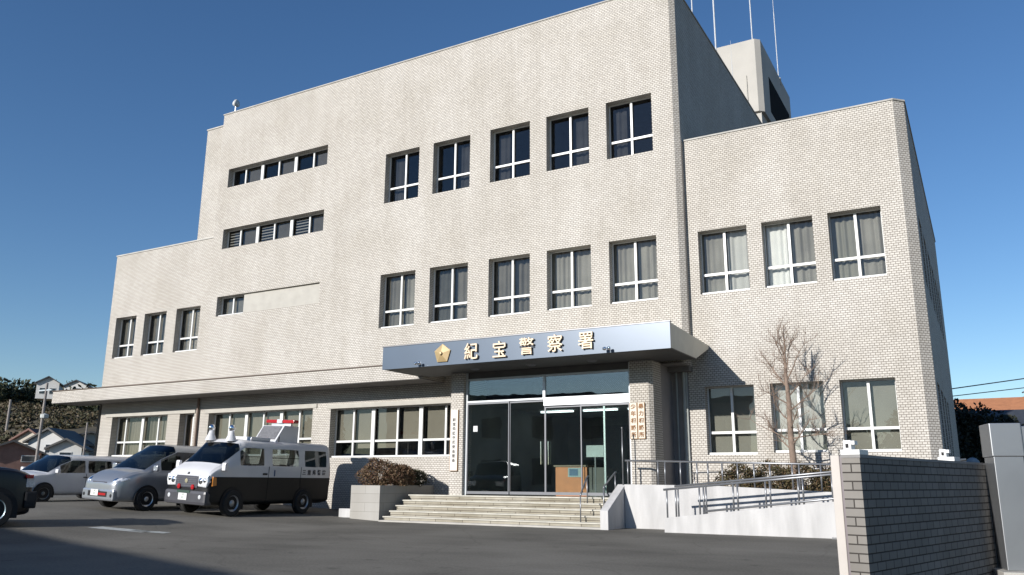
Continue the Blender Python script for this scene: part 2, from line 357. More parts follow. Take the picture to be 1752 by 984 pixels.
# right wing
WY = 0.35; WX = 6.2; WZ = 11.15
rh = [(0.64,2.07,6.30,8.22),(2.49,3.88,6.30,8.22),(4.28,5.63,6.30,8.22)]
rg = [(0.62,2.00,1.72,3.62),(2.43,3.81,1.76,3.62),(4.22,5.56,1.76,3.62)]
mb = MB(); wall_sheet(mb, 0.16, WX, -0.4, WZ, WY, rh+rg, 0.35)
mb.poly([(WX,WY,-.4),(WX+.26,WY+.26,-.4),(WX+.26,WY+.26,WZ),(WX,WY,WZ)])
part(mb, 'right_wing_wall', TILE, fixn=False)
sh = [(1.6,2.9,6.3,8.2),(3.6,4.9,6.3,8.2),(5.6,6.9,6.3,8.2),(7.6,8.9,6.3,8.2),(9.6,10.9,6.3,8.2),(11.6,12.9,6.3,8.2),(1.6,2.9,1.75,3.6),(3.6,4.9,1.75,3.6),(5.6,6.9,1.75,3.6),(7.6,8.9,1.75,3.6)]
# side of the wing, built facing -y then turned
mb = MB(); wall_sheet(mb, WY+.26, 16.0, -0.4, WZ, -(WX+.26), sh, 0.3)
mb.v = [(-y, x, z) for x, y, z in mb.v]
part(mb, 'right_wing_side_wall', TILE, fixn=False)
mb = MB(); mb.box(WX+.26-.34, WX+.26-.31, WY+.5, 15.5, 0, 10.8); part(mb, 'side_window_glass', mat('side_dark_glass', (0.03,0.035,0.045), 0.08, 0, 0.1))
mb = MB(); mb.prism([(XR+.01,WY+.03),(WX-.02,WY+.03),(WX+.22,WY+.28),(WX+.22,15.95),(XR+.01,15.95)], 'z', WZ-.4, WZ-.36).box(0.3, WX+.2, 15.9, 16, -.3, WZ-.3); part(mb, 'wing_roof', ROOFM)
mb = MB(); mb.prism([(XR+.035,WY-.03),(WX+.01,WY-.03),(WX+.29,WY+.25),(WX+.29,16),(WX+.05,16),(WX+.05,WY+.4),(WX-.1,WY+.2),(XR+.035,WY+.2)], 'z', WZ, WZ+0.045)
part(mb, 'coping', CONC)
# penthouse
PH = mat('penthouse_render', (0.50, 0.475, 0.43), 0.8, 0, 0.08, 0.8)
mb = MB(); mb.prism([(-3.0,12.6),(0.14,12.6),(0.36,12.82),(0.36,19.5),(-3.0,19.5)], 'z', 17.35, 20.95); part(mb, 'penthouse_wall', PH)
mb = MB(); mb.box(-2.9, 0.22, 12.75, 19.3, ZT-0.3, 17.35); part(mb, 'penthouse_base', PH)
mb = MB(); mb.box(0.361, 0.375, 14.2, 18.9, 17.9, 19.7); part(mb, 'penthouse_louvre', mat('louvre_dark', (0.02,0.02,0.02), 0.95, 0, .1, 3, 0, 60, 0.05))
mb = MB(); mb.box(-0.36, -0.30, 12.55, 12.6, 17.36, 19.2); part(mb, 'penthouse_pipe', LINTEL)

# ---- windows
def bars(mb, lst, y, t=0.05):
    for a, b, c, e in lst: mb.box(a, b, y-t, y, c, e)
def curtain_mesh(x0, x1, z0, z1, y, amp, per, ph=0.0):
    mb = MB(); n = max(6, int((x1-x0)/per*8)); pts = []
    for i in range(n+1):
        u = i/n; x = x0+(x1-x0)*u; pts.append((x, y + amp*math.sin(2*math.pi*(x-x0)/per+ph)*(0.6+0.4*math.sin(7.3*u+ph))))
    for i in range(n): mb.poly([(pts[i][0],pts[i][1],z0),(pts[i+1][0],pts[i+1][1],z0),(pts[i+1][0],pts[i+1][1],z1),(pts[i][0],pts[i][1],z1)])
    return mb
def room(x0, x1, z0, z1, y, dep, parent):
    mb = MB(); mb.box(x0-.15, x1+.15, y, y+dep, z0-.3, z1+.15, skip='f'); part(mb, 'room_interior', INTER, parent)
def window(x0, x1, z0, z1, y, kind='curtain', sill=True, verts=None, rail=0.325, label=None, thick=(), cm=None, cm2=None, seed=0):
    yg = y + 0.31
    mb = MB(); f = 0.03
    bars(mb, [(x0,x0+f,z0,z1),(x1-f,x1,z0,z1),(x0+f,x1-f,z1-f,z1),(x0+f,x1-f,z0,z0+f)], yg)
    vv = verts if verts is not None else [(x0+x1)/2]
    zr = z0+(z1-z0)*rail if rail else None
    for v in vv:
        hw = 0.075 if v in thick else 0.034
        bars(mb, [(v-hw, v+hw, z0+f, z1-f)], yg-0.012 if v not in thick else yg-0.04, 0.05)
    if zr:
        xs_ = [x0+f] + sorted(vv) + [x1-f]
        for a, b in zip(xs_[:-1], xs_[1:]): mb.box(a+(0.034 if a in vv else 0), b-(0.034 if b in vv else 0), yg-0.05, yg-0.003, zr-0.035, zr+0.035)
    fr = part(mb, 'window', WHITE)
    if label: fr['label'] = label
    mb = MB(); mb.box(x0+f, x1-f, yg+0.002, yg+0.010, z0+f, z1-f); part(mb, 'pane', GLASS, fr)
    if sill: mb = MB(); mb.box(x0+.01, x1-.01, y+0.10, yg-0.052, z0+0.001, z0+0.065); part(mb, 'sill', WHITE, fr, bevel=0.01)
    xm = (x0+x1)/2
    if kind == 'curtain':
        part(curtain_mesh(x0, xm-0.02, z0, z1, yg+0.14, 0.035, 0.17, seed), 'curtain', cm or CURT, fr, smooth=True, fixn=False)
        part(curtain_mesh(xm+0.02, x1, z0, z1, yg+0.17, 0.045, 0.21, seed*1.7+1), 'curtain', cm2 or cm or CURT, fr, smooth=True, fixn=False)
        room(x0, x1, z0, z1, yg+0.3, 0.2, fr)
    elif kind == 'blind':
        mb = MB(); mb.box(x0, x1, yg+0.12, yg+0.14, z0, z1); part(mb, 'blind', cm or BLIND, fr)
    else:
        room(x0, x1, z0, z1, yg+0.03, 2.2, fr)
    return fr
DIM = mat('unlit_blind', (0.055,0.057,0.065), 0.9, 0, 0.3, 2)
for i, a in enumerate(top_h):
    fr = window(*a, 0, 'dark', sill=False)
    xm = (a[0]+a[1])/2; q = (xm+.05, a[1]-.03) if i % 2 else (a[0]+.03, xm-.25)
    part(curtain_mesh(q[0], q[1], a[2]+.04, a[3]-.04, 0.50, .03, .19, i), 'curtain', DIM, fr, smooth=True, fixn=False)
for i, a in enumerate(mid_h): window(*a, 0, 'curtain', seed=i*1.3, cm=[CURT,INTER,CURT,CURTL,CURTL][i] if i != 1 else mat('dim_curtain',(0.12,0.12,0.11),0.9,0,0.2), cm2=[CURTL,CURT,CURT,CURTL,CURTL][i])
for i, a in enumerate(lh): window(*a, 0.1, 'blind', cm=mat('grey_blind', (0.20,0.195,0.185), 0.9, 0, 0.15), verts=[a[0]+(a[1]-a[0])*0.5])
for i, a in enumerate(rh): window(*a, WY, 'curtain', seed=i*2.1, cm=[CURTL, mat('sheer_painted_glare', (1.2,1.22,1.22), 0.9, 0, 0.03), BLINDG][i], cm2=[CURTW, CURTL, CURTL][i])  # middle window: left curtain whitened to stand in for sun glare on the glass
for i, a in enumerate(rg): window(*a, WY, 'blind', cm=[BLINDG, CURTW, BLINDG][i])
for k in (0, 1):
    h = str_h[k]; fr = window(*h, 0, 'dark', sill=False, rail=None, verts=[-18.62,-17.62,-16.70,-15.74,-14.80], thick=(-17.62,-15.74))
    if k == 1:
        mb = MB()
        for q in range(6):
            for (a, b) in ((-19.35,-18.7),(-17.5,-16.8),(-15.6,-14.9)): mb.box(a, b, 0.345, 0.36, h[2]+0.1+q*0.12, h[2]+0.15+q*0.12)
        part(mb, 'louvre', mat('louvre_grey', (0.30,0.30,0.30), 0.6), fr)
    for (a, b) in (((-18.5,-17.75),(-16.6,-15.85),(-14.7,-13.9)) if k == 0 else ((-18.5,-17.75),(-16.6,-15.85),(-14.7,-13.9))):
        mb = MB(); mb.box(a, b, 0.38, 0.40, h[2], h[3]); part(mb, 'blind', mat('dusk_blind', (0.13,0.125,0.12), 0.9), fr)
h = str_h[2]
fr = window(h[0], -17.95, h[2], h[3], 0, 'blind', rail=None, verts=[-18.70], cm=mat('louvre_grey2', (0.24,0.24,0.235), 0.8, 0, 0.1))
mb = MB(); mb.box(-17.949, h[1]-0.001, 0.10, 0.349, h[2]+.001, h[3]-.001); part(mb, 'infill_panel', LINTEL)
window(*gh[0], 0.04, 'curtain', verts=[-24.72,-23.60,-22.62], thick=(-23.60,), rail=0.36, cm=BLIND, cm2=BLIND)
window(*gh[1], 0.04, 'blind', verts=[-20.5], rail=None, sill=False, cm=mat('brown_blind', (0.24,0.17,0.13), 0.9))
window(*gh[2], 0.04, 'blind', verts=[-18.4,-17.45,-16.55,-15.6,-14.7], thick=(-17.45,-15.6), rail=0.36, cm=BLIND)
# office window with half-drawn blind and dark lower panes
x0, x1, z0, z1 = gh[3]
fr = window(x0, x1, z0, z1, 0.04, 'none', verts=[-12.1,-11.2,-10.15,-9.15,-8.15], thick=(-11.2,-9.15), rail=0.33)
mb = MB(); zb = z0+(z1-z0)*0.335
for a, b in ((-12.9,-12.12),(-11.98,-11.3),(-11.1,-10.2),(-10.0,-9.25),(-8.98,-8.2),(-8.1,-7.65)): mb.box(a, b, 0.43, 0.44, zb-(0.25 if a in (-11.1,-11.98) else 0), z1)
part(mb, 'blind', BLIND, fr)

# ---- canopy
CX0, CX1 = -8.28, 0.80
mb = MB()
prof = [(-3.0,4.24),(-3.0,4.93),(0.349,4.80),(0.349,4.72),(-0.9,4.24)]
mb.prism([(-2.97,4.26),(-2.97,4.90),(0.345,4.79),(0.345,4.70),(-0.9,4.26)], 'x', CX0+.03, CX1)
CAN = part(mb, 'canopy', CREAM)
mb = MB(); mb.box(CX0, CX1, -3.02, -2.972, 4.24, 4.92); part(mb, 'canopy_fascia', PANELG, CAN)
mb = MB(); mb.box(CX0-.02, CX1+.01, -3.04, -2.9, 4.921, 4.945); part(mb, 'canopy_edge_trim', DARKALU, CAN)
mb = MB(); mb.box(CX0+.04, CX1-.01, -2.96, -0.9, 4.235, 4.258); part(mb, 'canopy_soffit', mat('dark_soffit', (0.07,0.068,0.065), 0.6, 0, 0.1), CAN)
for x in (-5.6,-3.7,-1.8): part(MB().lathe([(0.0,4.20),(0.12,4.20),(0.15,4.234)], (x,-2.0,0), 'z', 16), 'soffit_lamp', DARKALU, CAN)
LET = [('紀',-5.06,4.575),('宝',-4.13,4.565),('警',-3.265,4.585),('察',-2.395,4.60),('署',-1.49,4.60)]
for ch, x, z in LET:
    o = text_mesh(ch, 0.50, GOLD, 'letter', None, 0.03, 0.0035, (x, -3.075, z), 0.95)
    o.parent = CAN
# emblem: gilded five-sided badge with rays
mb = MB(); cx, cz = -6.07, 4.57
pts = []
for k in range(10):
    a = math.pi/2 + k*math.pi/5; r = 0.29 if k % 2 == 0 else 0.235
    pts.append((cx+r*math.cos(a), cz+r*math.sin(a)))
n = len(mb.v)
for k in range(10):
    p, q = pts[k], pts[(k+1) % 10]
    mb.poly([(p[0],-3.06,p[1]),(q[0],-3.06,q[1]),(cx,-3.14,cz)])
    mb.poly([(p[0],-3.022,p[1]),(q[0],-3.022,q[1]),(q[0],-3.06,q[1]),(p[0],-3.06,p[1])])
mb.lathe([(0.0,-3.18),(0.04,-3.175),(0.055,-3.14),(0.055,-3.10)], (cx,0,cz), 'y', 14)
part(mb, 'emblem', EMB, CAN)
# ---- entrance
PIL = []
mb = MB(); mb.box(-6.87, -6.41, -1.35, -0.001, G0-.2, 4.234); part(mb, 'pillar', TILE)
mb = MB(); mb.prism([(-0.98,-1.35),(-0.43,-1.35),(-0.33,-1.25),(-0.33,-0.6),(-0.98,-0.6)], 'z', G0-.2, 4.234); part(mb, 'pillar', TILE)
ENT = MB(); GY = -1.18
for a, b, c, e in [(-6.405,-6.34,.56,4.23),(-1.045,-0.985,.56,4.23)]: ENT.box(a, b, GY-.05, GY+.05, c, e)
ENT.box(-3.74,-3.66, GY-.04, GY+.04, 3.36, 3.98).box(-6.34,-1.045, GY-.045, GY+.045, 3.98, 4.04)
ENT.box(-6.34,-3.70, GY-.045, GY+.045, 3.31, 3.36).box(-3.70,-1.045, GY-.07, GY+.05, 3.12, 3.36)
EN = part(ENT, 'entrance_frame', mat('pale_aluminium', (0.72,0.75,0.77), 0.35, 0.3, 0.04))
mb = MB(); mb.box(-6.40,-0.99, GY-.02, GY+.3, 4.04, 4.23); part(mb, 'entrance_header', mat('header_dark', (0.12,0.115,0.11), 0.6), EN)
for (a, b) in ((-6.34,-4.87),(-4.87,-3.68),(-3.68,-2.53),(-2.53,-1.045)):
    zt = 3.31 if b < -3.6 else 3.12
    o_ = GY + (0.02 if a in (-4.87,-3.68) else -0.02)
    mb = MB(); e = 0.026; mb.box(a, a+e, o_-.02, o_+.02, .60, zt).box(b-e, b, o_-.02, o_+.02, .60, zt).box(a+e, b-e, o_-.02, o_+.02, .60, .68).box(a+e, b-e, o_-.02, o_+.02, zt-.06, zt)
    d = part(mb, 'glass_door', mat('door_frame_grey', (0.17,0.175,0.19), 0.45, 0.3, 0.05))
    mb = MB(); mb.box(a+e, b-e, o_-.004, o_+.004, .68, zt-.06); part(mb, 'pane', DGLASS, d)
    if a in (-4.87,-3.68):
        xh = b-.12 if a == -4.87 else a+.12
        mb = MB(); mb.tube([(xh,o_-.07,1.45),(xh,o_-.07,2.1)], 0.016).box(xh-.01,xh+.01,o_-.07,o_-.022,1.5,1.52).box(xh-.01,xh+.01,o_-.07,o_-.022,2.03,2.05); part(mb, 'handle', CHROME, d)
mb = MB(); mb.box(-6.34,-3.74, GY-.004, GY+.004, 3.36, 3.98).box(-3.66,-1.045, GY-.004, GY+.004, 3.36, 3.98); part(mb, 'transom_pane', DGLASS, EN)
mb = MB(); mb.box(-1.85,-1.80, GY-.0,GY+.04, .68, 3.12); part(mb, 'door_stile', ALU, EN)
LOB = mat('lobby_wall', (0.26,0.27,0.26), 0.85, 0, 0.3, 0.8)
mb = MB(); mb.box(-6.40,-0.99, GY+.31, 6.0, 0.50, 3.34, skip='fd'); LB = part(mb, 'lobby_wall', LOB)
mb = MB(); mb.box(-6.40,-0.99, -1.36, 6.0, 0.40, 0.555); part(mb, 'lobby_floor', mat('lobby_floor_tile', (0.20,0.19,0.175), 0.35), LB)
mb = MB(); mb.box(-5.3,-3.9, 5.7, 5.95, .56, 3.0).box(-2.2,-1.1, 2.5, 3.2, .56, 1.95); part(mb, 'lobby_cabinet', mat('cabinet_grey', (0.16,0.165,0.17), 0.6), LB)
TUBE = bpy.data.materials.new('lit_tube'); TUBE.use_nodes = True
TUBE.node_tree.nodes['Principled BSDF'].inputs['Emission Color'].default_value = (0.9,0.97,1,1); TUBE.node_tree.nodes['Principled BSDF'].inputs['Emission Strength'].default_value = 3.0
for x in (-5.2,-3.6,-2.0): part(MB().box(x-.6,x+.6,2.6,2.72,3.27,3.32), 'ceiling_light', TUBE, LB)
# side alcove
ALC = mat('alcove_grey', (0.30,0.275,0.265), 0.7, 0, 0.06)
mb = MB(); mb.box(-0.33, 0.159, 0.34, 0.40, 0.3, 4.23); mb.box(-0.985,-0.33,-0.599,0.6,G0-.2,4.23); part(mb, 'side_entrance_recess', ALC, fixn=False)
mb = MB(); mb.tube([(-0.17,0.28,.56),(-0.17,0.28,4.2)], 0.028).tube([(0.05,0.27,.3),(0.05,0.27,4.7)], 0.05).tube([(0.12,0.29,.3),(0.12,0.29,4.7)], 0.03); part(mb, 'drainpipe', mat('pale_pipe',(0.42,0.43,0.40),0.5))
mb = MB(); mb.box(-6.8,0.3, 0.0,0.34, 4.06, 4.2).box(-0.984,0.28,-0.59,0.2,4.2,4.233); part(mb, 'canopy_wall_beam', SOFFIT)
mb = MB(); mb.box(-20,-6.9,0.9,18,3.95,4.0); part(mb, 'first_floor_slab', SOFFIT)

# ---- things fixed to the building that can be lifted off
def sign_board(name, label, x0, x1, z0, z1, y, chars, m, tm, cs, edge):
    t = thing(name, label, 'sign', ((x0+x1)/2, y, z0))
    def P(mbx, n, mm, **k):
        o = mbx.build(n, mm, **k); o.parent = t; o.matrix_parent_inverse = Matrix.Translation(-t.location); return o
    mb = MB(); mb.box(x0, x1, y-.05, y-.004, z0, z1); P(mb, 'board', m)
    mb = MB(); mb.box(x0-.012, x0-.001, y-.052, y-.004, z0, z1).box(x1+.001, x1+.012, y-.052, y-.004, z0, z1).box(x0-.012, x1+.012, y-.052, y-.004, z0-.014, z0-.002); P(mb, 'frame', edge)
    n = len(chars); mg = 0.10 if n < 8 else 0.30
    for i, c in enumerate(chars):
        z = z1 - mg - (z1-z0-2*mg)*i/(n-1)
        o = text_mesh(c, cs, tm, 'character', None, 0.004, 0.004, ((x0+x1)/2, y-.055, z)); o.parent = t; o.matrix_parent_inverse = Matrix.Translation(-t.location)
BOARD = mat('painted_board', (0.72,0.66,0.55), 0.6, 0, 0.06); INK = mat('brown_ink', (0.30,0.14,0.05), 0.7, 0, 0.2); EDGE = mat('sign_edge', (0.42,0.22,0.08), 0.6)
WB = mat('white_board', (0.74,0.71,0.66), 0.6, 0, 0.05); GI = mat('grey_ink', (0.16,0.15,0.14), 0.7)
sign_board('sign_board', 'narrow cream sign with brown characters, nearer the glass doors on right pillar', -0.965, -0.775, 2.12, 3.08, -1.35, '少年相談所', BOARD, INK, 0.145, EDGE)
sign_board('sign_board', 'narrow cream sign with brown characters, nearer the chamfered edge of right pillar', -0.735, -0.555, 2.12, 3.08, -1.35, '暴力相談所', BOARD, INK, 0.145, EDGE)
sign_board('sign_board', 'tall white name board with small grey characters on pillar left of doors', -6.83, -6.57, 1.28, 3.10, -1.35, '紀宝地区交通安全協会', WB, GI, 0.10, EDGE)
def spot(x, label):
    t = thing('spotlight', label, 'spotlight', (x,-3.03,4.33), group='chrome spotlights under the canopy sign')
    mb = MB(); mb.tube([(0,0.0,0),(0,-0.12,0.0)], 0.012); o = mb.build('arm', CHROME, t)
    mb = MB(); mb.lathe([(0.0,-.05),(.035,-.05),(.05,.0),(.045,.03),(0,.04)], (-.05,-.14,0), 'x', 12); mb.lathe([(0.0,-.05),(.035,-.05),(.05,.0),(.045,.03),(0,.04)], (.07,-.14,0), 'x', 12); mb.build('fixture_head', CHROME, t, smooth=True)
spot(-6.87, 'small chrome spotlight on canopy front, left of the gold emblem')
spot(-0.87, 'small chrome spotlight on canopy front, right of the last gold character')
# antennas
ANT = mat('antenna_grey', (0.62,0.64,0.66), 0.5)
def antenna(x, y, z, h, r, label, name='antenna'):
    r *= .62
    t = thing(name, label, 'antenna', (x,y,z), group='roof antennas')
    mb = MB(); mb.tube([(0,0,0),(0,0,h*.55)], r); mb.build('mast', ANT, t)
    mb = MB(); mb.tube([(0,0,h*.55),(0,0,h)], [r*.6, r*.35]); mb.build('whip', ANT, t)
    mb = MB(); mb.box(-.1,.1,-.1,.1,-.3,.06); mb.build('base', CONC, t)
antenna(0.05, 3.0, ZT, 5.0, 0.035, 'white antenna nearest the front corner of the high roof')
antenna(0.02, 6.1, ZT, 7.5, 0.05, 'thick white antenna mast halfway along the high roof edge')
antenna(-0.0, 8.6, ZT, 2.4, 0.02, 'short thin antenna beside the rooftop penthouse')
antenna(0.0, 12.9, 20.95, 5.5, 0.045, 'antenna standing on front corner of the rooftop penthouse')
antenna(0.28, 17.2, 20.95, 7.0, 0.035, 'slim white antenna at the back of the rooftop penthouse')
t = thing('loudspeaker', 'small round floodlight on a pole at left end of the high roof', 'loudspeaker', (-19.75, 0.35, ZT))  # loudspeaker on a pole, gives no light
mb = MB(); mb.tube([(0,0,0),(0,0,0.55)], 0.025); mb.build('pole', ALU, t)
mb = MB(); mb.lathe([(0,-.14),(.09,-.13),(.16,.02),(.17,.06),(0,.07)], (0,0,.66), 'x', 16); mb.build('fixture_head', WHITE, t, smooth=True)

# lobby counter and poster
t = thing('reception_counter', 'orange brown wooden counter seen through the glass doors', 'counter', (-3.5, 0.92, .556))
WOOD = mat('orange_wood', (1.1,0.40,0.17), 0.5, 0, 0.12, 3)
mb = MB(); mb.box(-.75,.32,-.3,.3,0,.86); mb.build('front_panel', WOOD, t)
mb = MB(); mb.box(-.8,.36,-.34,.34,.862,.91); mb.build('counter_top', mat('counter_top', (0.42,0.30,0.2), 0.4), t)
mb = MB(); mb.box(.325,.9,-.28,.3,0,.84); mb.build('side_panel', mat('grey_counter', (0.22,0.2,0.18), 0.6), t)
o = MB().box(-0.22,.22,-.004,.004,-.14,.14).build('poster', mat('poster_white', (0.6,0.7,0.68), 0.6)); o.location = (-3.60, 0.605, 1.25); tag(o, 'pale green poster with blue panel on orange counter', 'poster')
MB().box(-.17,.12,-.008,-.005,-.1,.1).build('printed_panel', mat('poster_blue', (0.16,0.27,0.42), 0.6), o)
o = MB().box(-.28,.28,-.006,.006,-.17,.17).build('notice', mat('notice_white', (0.78,0.82,0.80), 0.6)); o.location = (-2.73, 0.2, 1.86); tag(o, 'white notice sheet standing behind the door glass', 'notice')
MB().box(-.02,.02,.0,.02,-1.30,-.17).build('stand', DARKALU, o)
o = MB().box(-.075,.075,-.002,.002,-.085,.085).build('sticker', mat('sticker_white', (0.75,0.76,0.76), 0.6)); o.location = (-6.05, -1.206, 2.52); tag(o, 'small white square sticker on leftmost glass door', 'sticker')

# ------------------------------------------------------------------ steps, planter, ramp
STN = tile_mat('step_stone', (0.31,0.29,0.24), (0.38,0.355,0.30), (0.08,0.065,0.05), 0.9, 0.151, 0.008, 0.30, 0.8, 0.3)
t = thing('entrance_steps', 'five wide weathered stone steps up to the glass doors', 'steps', (-4.6,-2.2,G0))
for k in range(5):
    y0 = -2.85 + 0.30*k; z0 = G0 + 0.15*k
    mb = MB(); mb.box(-8.12+.0*k, -1.20, y0, -1.362 if k < 4 else -1.0, z0+0.002, z0+0.115)
    o = mb.build('step', STN); o.parent = t; o.matrix_parent_inverse = Matrix.Translation(-t.location)
    mb = MB(); mb.box(-8.15, -1.19, y0-0.035, y0+.40, z0+0.117, z0+0.152)
    n = mb.build('nosing', mat('step_tread', (0.60,0.57,0.49), 0.8, 0, 0.16, 3), bevel=0.006); n.parent = o
t = thing('kerb_strip', 'low pale plinth along the foot of the steps', 'kerb', (-4.6,-2.9,G0))
o = MB().box(-3.6,3.45,-.10,.04,-.1,.045).build('plinth', CONC, t)

PLB = tile_mat('planter_block', (0.345, 0.333, 0.31), (0.32, 0.308, 0.285), (0.23, 0.22, 0.20), 1.1, 0.26, 0.006, 0.12, 0.85, 0.2)
t = thing('planter_box', 'square pale concrete planter left of the steps', 'planter', (-8.9,-1.5,G0))
mb = MB(); mb.box(-.55,.55,-1.3,1.48,0,1.02,skip='u')
mb.poly([(-.55,-1.3,1.02),(.55,-1.3,1.02),(.45,-1.2,1.02),(-.45,-1.2,1.02)]); mb.poly([(.55,-1.3,1.02),(.55,1.48,1.02),(.45,1.4,1.02),(.45,-1.2,1.02)])
mb.poly([(.55,1.48,1.02),(-.55,1.48,1.02),(-.45,1.4,1.02),(.45,1.4,1.02)]); mb.poly([(-.55,1.48,1.02),(-.55,-1.3,1.02),(-.45,-1.2,1.02),(-.45,1.4,1.02)])
mb.build('box_wall', PLB, t)
MB().box(-.449,.449,-1.199,1.399,.9,.97).build('soil', mat('soil', (0.07,0.05,0.035), 0.95), t)
o = MB().box(-.25,.2,-.12,.1,0,.26).build('concrete_block', WPLASTER, bevel=0.01); o.location = (-9.75,-2.55,gz(-9.75)); tag(o, 'small white concrete block beside the planter box', 'block')

def leaf_mat(name, cols, rough=0.6):
    m = bpy.data.materials.new(name); m.use_nodes = True; t = m.node_tree; b = t.nodes['Principled BSDF']; b.inputs['Roughness'].default_value = rough
    b.inputs['Specular IOR Level'].default_value = 0.25
    g = t.nodes.new('ShaderNodeNewGeometry'); r = t.nodes.new('ShaderNodeValToRGB'); r.color_ramp.elements[0].color = cols[0]+(1,); r.color_ramp.elements[1].color = cols[-1]+(1,)
    for i, c in enumerate(cols[1:-1]): e = r.color_ramp.elements.new((i+1)/(len(cols)-1)); e.color = c+(1,)
    t.links.new(g.outputs['Random Per Island'], r.inputs[0]); t.links.new(r.outputs[0], b.inputs['Base Color']); return m
def leaves(mb, c, rad, n, size, rnd, shell=0.55, flat=1.0):
    for _ in range(n):
        while True:
            d = Vector((rnd.gauss(0,1), rnd.gauss(0,1), rnd.gauss(0,1)))
            if d.length > 0.1: break
        d.normalize(); rr = shell + (1-shell)*rnd.random()**0.7
        lump = 1 + 0.13*math.sin(5*d.x+3*d.z+c[0]) + 0.10*math.sin(7*d.y+4*d.z+c[1]*2)
        p = Vector((c[0]+d.x*rad[0]*rr*lump, c[1]+d.y*rad[1]*rr*lump, c[2]+d.z*rad[2]*rr*lump))
        a = Vector((rnd.gauss(0,1), rnd.gauss(0,1), rnd.gauss(0,1)*flat)).normalized(); b = a.cross(Vector((rnd.gauss(0,1), rnd.gauss(0,1), rnd.gauss(0,1)))).normalized()
        s = size*(0.6+0.8*rnd.random()); mb.poly([p-a*s, p+b*s*.5, p+a*s, p-b*s*.5])
rnd = random.Random(3)
BUSHM = leaf_mat('bush_leaves', [(0.07,0.05,0.025),(0.13,0.09,0.05),(0.10,0.045,0.03),(0.17,0.12,0.07)])
BARK = mat('bark', (0.26,0.19,0.145), 0.9, 0, 0.25, 8, 0.4, 30)
def bush(name, label, loc, lobes, n, size, m, core):
    t = thing(name, label, 'shrub', loc)
    mb = MB()
    for c, r in lobes: leaves(mb, c, r, n, size, rnd, 0.62)
    mb.build('foliage', m, t, fixn=False)
    mb = MB()
    for c, r in lobes:
        for k in range(7):
            a = rnd.random()*6.28; mb.tube([(c[0]*.8,c[1]*.8,0),(c[0]+r[0]*.55*math.cos(a), c[1]+r[1]*.55*math.sin(a), c[2]+r[2]*.4)], [.03,.008], 5)
    mb.build('stem', BARK, t)
    return t
bush('clipped_bush', 'rounded brownish clipped bush growing in the planter box', (-8.9,-1.9,0.78), [((-.1,-.1,.40),(.66,.60,.44)),((.50,.15,.36),(.45,.55,.34))], 5200, 0.030, BUSHM, 1)
bush('spreading_shrub', 'small dark shrub at the back of the planter, beside the round bush', (-8.75,-0.75,0.78), [((.15,0,.28),(.42,.5,.28)),((-.05,-.4,.34),(.35,.3,.3))], 2600, 0.030, leaf_mat('shrub_leaves', [(0.03,0.035,0.02),(0.07,0.07,0.035),(0.10,0.08,0.05)]), 1)
bush('hedge', 'long low olive brown hedge behind the upper ramp handrail', (2.9,-0.9,0.35), [((-1.1,0,.55),(.6,.45,.55)),((-.3,.05,.60),(.7,.45,.55)),((.5,0,.58),(.7,.45,.55)),((1.3,0,.55),(.7,.45,.52))], 4200, 0.032, leaf_mat('hedge_leaves', [(0.035,0.035,0.018),(0.09,0.075,0.035),(0.12,0.07,0.04)]), 1)

# cheek wall
t = thing('cheek_wall', 'white sloping wall at the right end of the steps', 'wall', (-1.09,-2.2,G0))
mb = MB(); mb.prism([(-.85,-.1),(-.85,.46),(.35,1.10),(1.0,1.10),(1.0,-.1)], 'x', -.10, .12); mb.build('wall_body', WPLASTER, t, bevel=0.012)
# ramp
t = thing('access_ramp', 'white plastered switchback ramp with two low walls', 'ramp', (2.5,-2.5,G0))
mb = MB(); mb.prism([(-1.98,-.1),(-1.98,.33),(1.75,.76),(4.4,1.02),(4.4,-.1)], 'y', -.66, -.50); mb.build('outer_wall', WPLASTER, t, bevel=0.01)
mb = MB(); mb.prism([(-3.46,-.1),(-3.46,1.10),(-1.2,1.09),(1.75,.96),(4.4,.84),(4.4,-.1)], 'y', .55, .70); mb.build('inner_wall', WPLASTER, t, bevel=0.01)
mb = MB(); mb.prism([(-1.9,0.01),(4.3,.8),(4.3,-.1),(-1.9,-.1)], 'y', -.499, .02); mb.prism([(-3.4,.752),(-2.5,.75),(4.3,.81),(4.3,-.1),(-3.4,-.1)], 'y', .701, 2.4); mb.build('ramp_floor', CONC, t)
# handrails
def rail_set(name, label, loc, rails, posts, r=0.024):
    t = thing(name, label, 'handrail', loc)
    def P(mbx, n):
        o = mbx.build(n, STEEL, smooth=True); o.parent = t; o.matrix_parent_inverse = Matrix.Translation(-t.location); return o
    for pts in rails: P(MB().tube(pts, r, 10), 'rail')
    for x, y, z0, z1 in posts: P(MB().tube([(x,y,z0),(x,y,z1)], r*0.8, 8), 'post')
Y1 = -3.08
def zt(x): return .80+(x-.55)*0.094
def zw(x): return G0+.33+(x-.52)*0.115
rail_set('handrail', 'dark steel handrail along the lower outer ramp wall', (2.5,Y1,0.3),
  [[(.50,Y1,zt(.5)),(7.0,Y1,zt(7.0))], [(.72,Y1+.18,zt(.72)+.06),(7.0,Y1+.18,zt(7.0)+.06)], [(1.53,Y1-.03,zw(1.53)+.06),(7,Y1-.03,zw(7)+.06)]],
  [(x,Y1,zw(x)-.02,zt(x)) for x in (.58,.80,.86,1.38,1.48,1.54,2.18,2.28,2.92,3.02,3.64,3.74,4.36,5.1,5.8)], 0.027)
Y2 = -1.88
def z2(x): return 1.52-(x+.85)*0.024
def zw2(x): return G0+1.10-max(0,(x-1.3))*0.044
